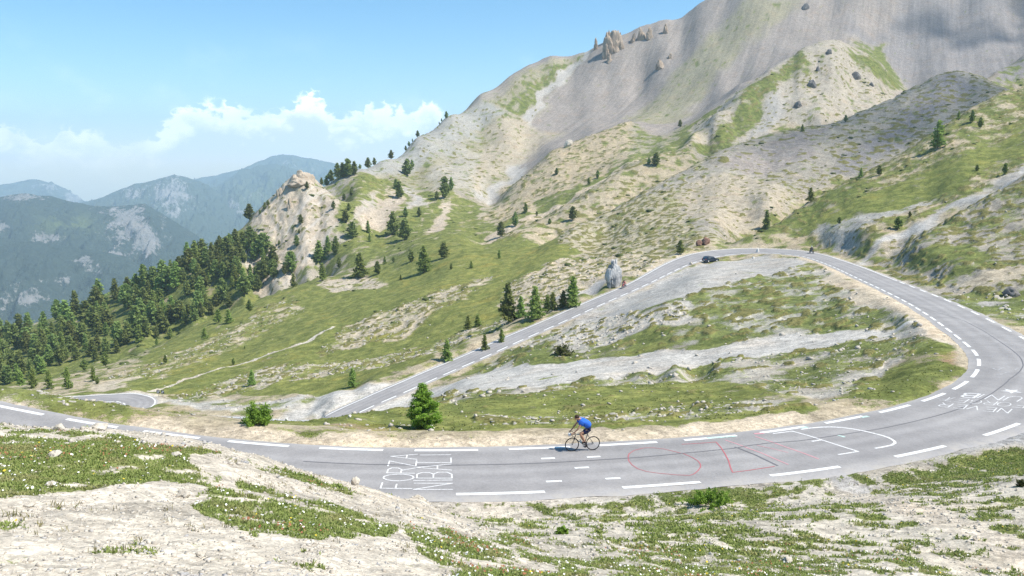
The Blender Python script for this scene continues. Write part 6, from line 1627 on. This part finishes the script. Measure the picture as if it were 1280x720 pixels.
def person(loc, rz, pose, mats, label, helmet=None, parent_name='person'):
    """one skinned figure; pose gives the joints"""
    J = pose
    V = [J['pelvis'], J['waist'], J['chest'], J['neck'], J['skull'], J['crown']]; R = [(.145, .12), (.135, .11), (.165, .125), .058, (.083, .095), (.072, .085)]
    E = [(0, 1), (1, 2), (2, 3), (3, 4), (4, 5)]
    # face
    nose = Vector(J['skull']) + Vector(J['look']) * 0.12 + Vector((0, 0, -.01)); V.append(tuple(nose)); R.append(.017); E.append((4, len(V) - 1))
    for s in (-1, 1):
        V.append(tuple(Vector(J['skull']) + Vector((0, s * .095, .0)))); R.append(.018); E.append((4, len(V) - 1))
    for s, q in ((-1, 'n'), (1, 'f')):
        b = len(V); sh_, el_, wr_, hd_ = J['shoulder_' + q], J['elbow_' + q], J['wrist_' + q], J['hand_' + q]
        V += [sh_, el_, wr_, hd_]; R += [.062, .043, .030, (.042, .022)]; E += [(2, b), (b, b + 1), (b + 1, b + 2), (b + 2, b + 3)]
        d = (Vector(hd_) - Vector(wr_)).normalized(); side = Vector((0, 1, 0)); dn = Vector((0.3, 0, -1)).normalized()
        for n, (o, L) in enumerate(((-.03, .07), (-.01, .08), (.01, .075), (.028, .06))):
            p0 = Vector(hd_) + side * o * 1.1 + d * 0.015; p1 = p0 + d * L * .55 + dn * L * .2; p2 = p1 + dn * L * .6
            k_ = len(V); V += [tuple(p0), tuple(p1), tuple(p2)]; R += [.010, .0095, .0085]; E += [(b + 3, k_), (k_, k_ + 1), (k_ + 1, k_ + 2)]
        p0 = Vector(wr_) + d * .035 - side * s * .035; k_ = len(V); V += [tuple(p0), tuple(p0 + d * .035 + dn * .03 - side * s * .01)]; R += [.012, .010]; E += [(b + 3, k_), (k_, k_ + 1)]
        b = len(V); hp, kn, an, to = J['hip_' + q], J['knee_' + q], J['ankle_' + q], J['toe_' + q]
        V += [hp, kn, tuple((Vector(kn) * .62 + Vector(an) * .38) + Vector((-.018, 0, 0))), an, to]; R += [.105, .066, .068, .042, (.04, .028)]; E += [(0, b), (b, b + 1), (b + 1, b + 2), (b + 2, b + 3), (b + 3, b + 4)]
    root = empty(parent_name, loc, rz)
    body = skin('body', V, E, R, mats['skin'], root)
    # jersey and shorts are shells a little outside the body
    jv = [tuple(Vector(J['waist']) * .15 + Vector(J['pelvis']) * .85), J['waist'], J['chest'], tuple(Vector(J['chest']) * .35 + Vector(J['neck']) * .65)]; jr = [(.23, .20), (.25, .205), (.265, .21), .09]; je = [(0, 1), (1, 2), (2, 3)]
    for q in ('n', 'f'):
        b = len(jv); m_ = tuple(Vector(J['shoulder_' + q]) * (1 - mats['sleeve']) + Vector(J['elbow_' + q]) * mats['sleeve'])
        jv += [J['shoulder_' + q], m_]; jr += [.12, .095]; je += [(2, b), (b, b + 1)]
        if mats['sleeve'] > 0.9: jv.append(tuple(Vector(J['wrist_' + q]))); jr.append(.045); je.append((b + 1, b + 2))
    skin('jacket' if mats['sleeve'] > .9 else 'jersey', jv, je, jr, mats['top'], root)
    sv = [tuple(Vector(J['pelvis']) * .55 + Vector(J['waist']) * .45), J['pelvis']]; sr = [(.18, .155), (.21, .19)]; se = [(0, 1)]
    for q in ('n', 'f'):
        b = len(sv); m_ = tuple(Vector(J['hip_' + q]) * (1 - mats['leg']) + Vector(J['knee_' + q]) * mats['leg'])
        sv += [J['hip_' + q], m_]; sr += [.128, .09]; se += [(1, b), (b, b + 1)]
        if mats['leg'] > .95: sv.append(J['ankle_' + q]); sr.append(.055); se.append((b + 1, b + 2))
    skin('trousers' if mats['leg'] > .95 else 'shorts', sv, se, sr, mats['bottom'], root)
    for q in ('n', 'f'):
        a, t = Vector(J['ankle_' + q]), Vector(J['toe_' + q]); d = (t - a)
        skin('shoe', [tuple(a - Vector((.05, 0, .05))), tuple(a + d * .45 + Vector((0, 0, -.035))), tuple(t + d * .1)], [(0, 1), (1, 2)], [.042, .046, .036], mats['shoe'], root)
    up = (Vector(J['crown']) - Vector(J['skull'])).normalized(); lk = Vector(J['look']).normalized()
    hc = Vector(J['skull']) + up * .045 - lk * .025
    if helmet: MB().ball(tuple(hc), (.15, .125, .135), 3).build('helmet', helmet, root)
    else: MB().ball(tuple(hc), (.118, .098, .105), 3).build('hair', mats['hair'], root)
    MB().ball(tuple(Vector(J['skull']) + lk * .088 + Vector((0, -.032, .022))), .012, 1).ball(tuple(Vector(J['skull']) + lk * .088 + Vector((0, .032, .022))), .012, 1).build('eyes', M_BLACK, root)
    return tag(root, label, 'person')
POSE = dict(pelvis=(-.33, 0, 1.09), waist=(-.20, 0, 1.29), chest=(.03, 0, 1.45), neck=(.19, 0, 1.545), skull=(.29, 0, 1.585), crown=(.32, 0, 1.685), look=(.93, 0, -.36),
            shoulder_n=(.09, -.21, 1.44), elbow_n=(.28, -.27, 1.17), wrist_n=(.47, -.215, .965), hand_n=(.535, -.212, .925), shoulder_f=(.09, .21, 1.44), elbow_f=(.28, .27, 1.17), wrist_f=(.47, .215, .965), hand_f=(.535, .212, .925),
            hip_n=(-.24, -.095, .99), knee_n=(.05, -.12, .66), ankle_n=(-.235, -.125, .225), toe_n=(-.09, -.125, .165), hip_f=(-.24, .095, .99), knee_f=(.16, .12, .88), ankle_f=(-.06, .125, .52), toe_f=(.07, .125, .455))
person((bx, by, bz), head, POSE, dict(skin=M_SKIN, top=M_BLUE, bottom=M_NAVY, shoe=M_BLACK, hair=M_HAIR, sleeve=.52, leg=.72), 'bent cyclist in blue jersey and dark shorts riding on the near road')

# ------------------------------------------------------------------ motorbikes
def motorbike(ix, off, face, col, label, rider_label, top, helmet):
    x, y, z = road_pt(ix, off); t = TANG[int(ix)] * face; rz = math.atan2(t[1], t[0])
    m = empty('motorbike', (x, y, z), rz); tag(m, label, 'motorbike')
    for cx in (-.70, .72):
        w = empty('wheel', (cx, 0, .31)); w.parent = m
        MB().torus((0, 0, 0), .245, .065, 28, 8).build('tyre', M_BLACK, w); MB().torus((0, 0, 0), .17, .02, 24, 6).tube([(0, -.09, 0), (0, .09, 0)], .05).tube([(-.17, 0, 0), (.17, 0, 0)], .018).tube([(0, 0, -.17), (0, 0, .17)], .018).build('rim', M_STEEL, w)
    MB().ball((.12, 0, .78), (.30, .17, .15), 2).ball((.48, 0, .80), (.22, .20, .22), 2).box((.50, 0, .55), (.22, .34, .36), (.8, .9)).build('fairing', col, m)
    MB().box((.05, 0, .45), (.45, .30, .30), (.8, .8)).tube([(-.1, -.17, .30), (-.75, -.19, .40)], .05).tube([(-.2, 0, .38), (-.70, 0, .31)], .04).build('engine', M_STEEL, m)
    MB().ball((-.38, 0, .80), (.34, .14, .07), 2).build('seat', M_DARKC, m); MB().box((-.72, 0, .84), (.30, .22, .12), (.6, .6)).build('tail', col, m)
    MB().tube([(.72, -.10, .31), (.50, -.09, .92)], .025).tube([(.72, .10, .31), (.50, .09, .92)], .025).build('fork', M_STEEL, m)
    MB().tube([(.42, -.36, 1.0), (.48, 0, .97), (.42, .36, 1.0)], .02).build('handlebar', M_BLACK, m); MB().box((.62, 0, 1.02), (.03, .30, .22), (1, .7), (-.6, 'Y')).build('windscreen', M_GLASS, m)
    MB().ball((.68, 0, .82), (.05, .09, .07), 2).build('headlight', M_LAMP, m)
    P_ = dict(pelvis=(-.34, 0, .92), waist=(-.27, 0, 1.09), chest=(-.10, 0, 1.33), neck=(-.02, 0, 1.46), skull=(.04, 0, 1.56), crown=(.05, 0, 1.65), look=(.98, 0, -.15),
              shoulder_n=(-.07, -.2, 1.34), elbow_n=(.14, -.34, 1.14), wrist_n=(.36, -.33, 1.05), hand_n=(.42, -.33, 1.02), shoulder_f=(-.07, .2, 1.34), elbow_f=(.14, .34, 1.14), wrist_f=(.36, .33, 1.05), hand_f=(.42, .33, 1.02),
              hip_n=(-.30, -.11, .88), knee_n=(.10, -.24, .74), ankle_n=(-.12, -.23, .36), toe_n=(.04, -.24, .31), hip_f=(-.30, .11, .88), knee_f=(.10, .24, .74), ankle_f=(-.12, .23, .36), toe_f=(.04, .24, .31))
    person((x, y, z), rz, P_, dict(skin=M_SKIN, top=top, bottom=M_GREYC, shoe=M_BLACK, hair=M_HAIR, sleeve=1.0, leg=1.0), rider_label, helmet)
q = road_index(792, 361.0)
motorbike(q[0], WID[int(q[0])] - 0.8, 1, M_RED, 'red motorbike coming down the lower road past the grey boulder', 'motorcyclist in a faded red jacket and dark helmet by the grey boulder', M_PINKC, M_BLACK)
i2 = edge_at(990, 318.5); q = (i2, WID[i2] - 0.9)
motorbike(q[0], q[1], 1, M_DARKC, 'dark motorbike leaning into the far bend at the top of the loop', 'motorcyclist in black with a white helmet in the far bend', M_DARKC, M_WHITE)

# ------------------------------------------------------------------ parked car
x, y, z = ground_hit(888, 327.6, 170, 230)
j = int(np.argmin((EDGE[:, 0] - x) ** 2 + (EDGE[:, 1] - y) ** 2)); t = -TANG[j]
car = empty('parked_car', (x, y, z - 0.01), math.atan2(t[1], t[0]) - 0.25); tag(car, 'dark blue hatchback parked on the gravel inside the far bend', 'car')
prof = [(-1.98, .35), (-2.0, .70), (-1.95, .92), (-1.80, 1.02), (-1.55, 1.38), (-1.2, 1.47), (-.2, 1.49), (.25, 1.40), (.95, 1.0), (1.6, .90), (1.92, .76), (2.0, .55), (1.95, .32)]
m = MB(); n = len(prof)
for yy, inset in ((-.84, 0), (-.80, 0), (.80, 0), (.84, 0)):
    for px_, pz_ in prof:
        w = (1 - .16 * max(0, (pz_ - .95) / .55)) * (0.97 if abs(yy) > .82 else 1.0)
        m.V.append((px_ * (0.985 if abs(yy) > .82 else 1), yy * w, pz_ * (0.985 if abs(yy) > .82 else 1)))
for a in range(3):
    for b in range(n): m.F.append((a * n + b, a * n + (b + 1) % n, (a + 1) * n + (b + 1) % n, (a + 1) * n + b))
m.F.append(tuple(range(n))[::-1]); m.F.append(tuple(3 * n + b for b in range(n))); m.build('body', M_CAR, car, False)
def pane(P_): 
    q_ = MB(); q_.V += P_; q_.F.append(tuple(range(len(P_)))); return q_
for s in (-1, 1):
    pane([(-1.30, s * .775, 1.02), (-.45, s * .775, 1.0), (-.45, s * .725, 1.40), (-1.22, s * .725, 1.40)]).build('window', M_GLASS, car, False)
    pane([(-.36, s * .775, 1.0), (.75, s * .775, 1.0), (.22, s * .725, 1.36), (-.36, s * .725, 1.40)]).build('window', M_GLASS, car, False)
pane([(.33, -.66, 1.385), (.33, .66, 1.385), (.92, .70, 1.03), (.92, -.70, 1.03)]).build('windscreen', M_GLASS, car, False)
pane([(-1.60, -.64, 1.34), (-1.60, .64, 1.34), (-1.82, .70, 1.04), (-1.82, -.70, 1.04)]).build('rear_window', M_GLASS, car, False)
for cx in (-1.22, 1.25):
    for s in (-1, 1):
        w = empty('wheel', (cx, s * .78, .30)); w.parent = car
        MB().torus((0, 0, 0), .215, .085, 24, 8).build('tyre', M_BLACK, w); MB().tube([(0, -.075, 0), (0, .075, 0)], .17, 16).build('rim', M_STEEL, w)
for s in (-1, 1):
    MB().ball((1.93, s * .58, .68), (.08, .17, .08)).build('headlight', M_LAMP, car); MB().box((-2.0, s * .68, .82), (.06, .16, .24)).build('tail_light', M_TAIL, car)
    MB().ball((.62, s * .93, 1.02), (.06, .10, .07)).build('mirror', M_CAR, car)
MB().box((-2.02, 0, .62), (.02, .52, .12)).build('number_plate', M_WHITE, car, False)

# ------------------------------------------------------------------ sign outside the lower hairpin
x, y, z = ground_hit(201, 496, 120, 170)
sg = empty('road_sign', (x, y, z), -0.15); tag(sg, 'small double-panel bend sign on posts outside the lower hairpin', 'sign')
M_SIGNB = plain('dark_sign_panel', (0.03, 0.035, 0.05), 0.5)
for sx_ in (-.42, .42):
    MB().tube([(sx_, 0, -.2), (sx_, 0, 1.1)], .035).build('post', M_STEEL, sg)
    MB().box((sx_, -.05, 0.92), (.62, .03, .62)).build('panel', M_SIGNB, sg, False)
    MB().box((sx_ - .08, -.07, 0.92), (.12, .01, .5), (1, 1), (.6, 'Y')).box((sx_ + .12, -.07, 0.92), (.12, .01, .5), (1, 1), (.6, 'Y')).build('chevron', M_WHITE, sg, False)
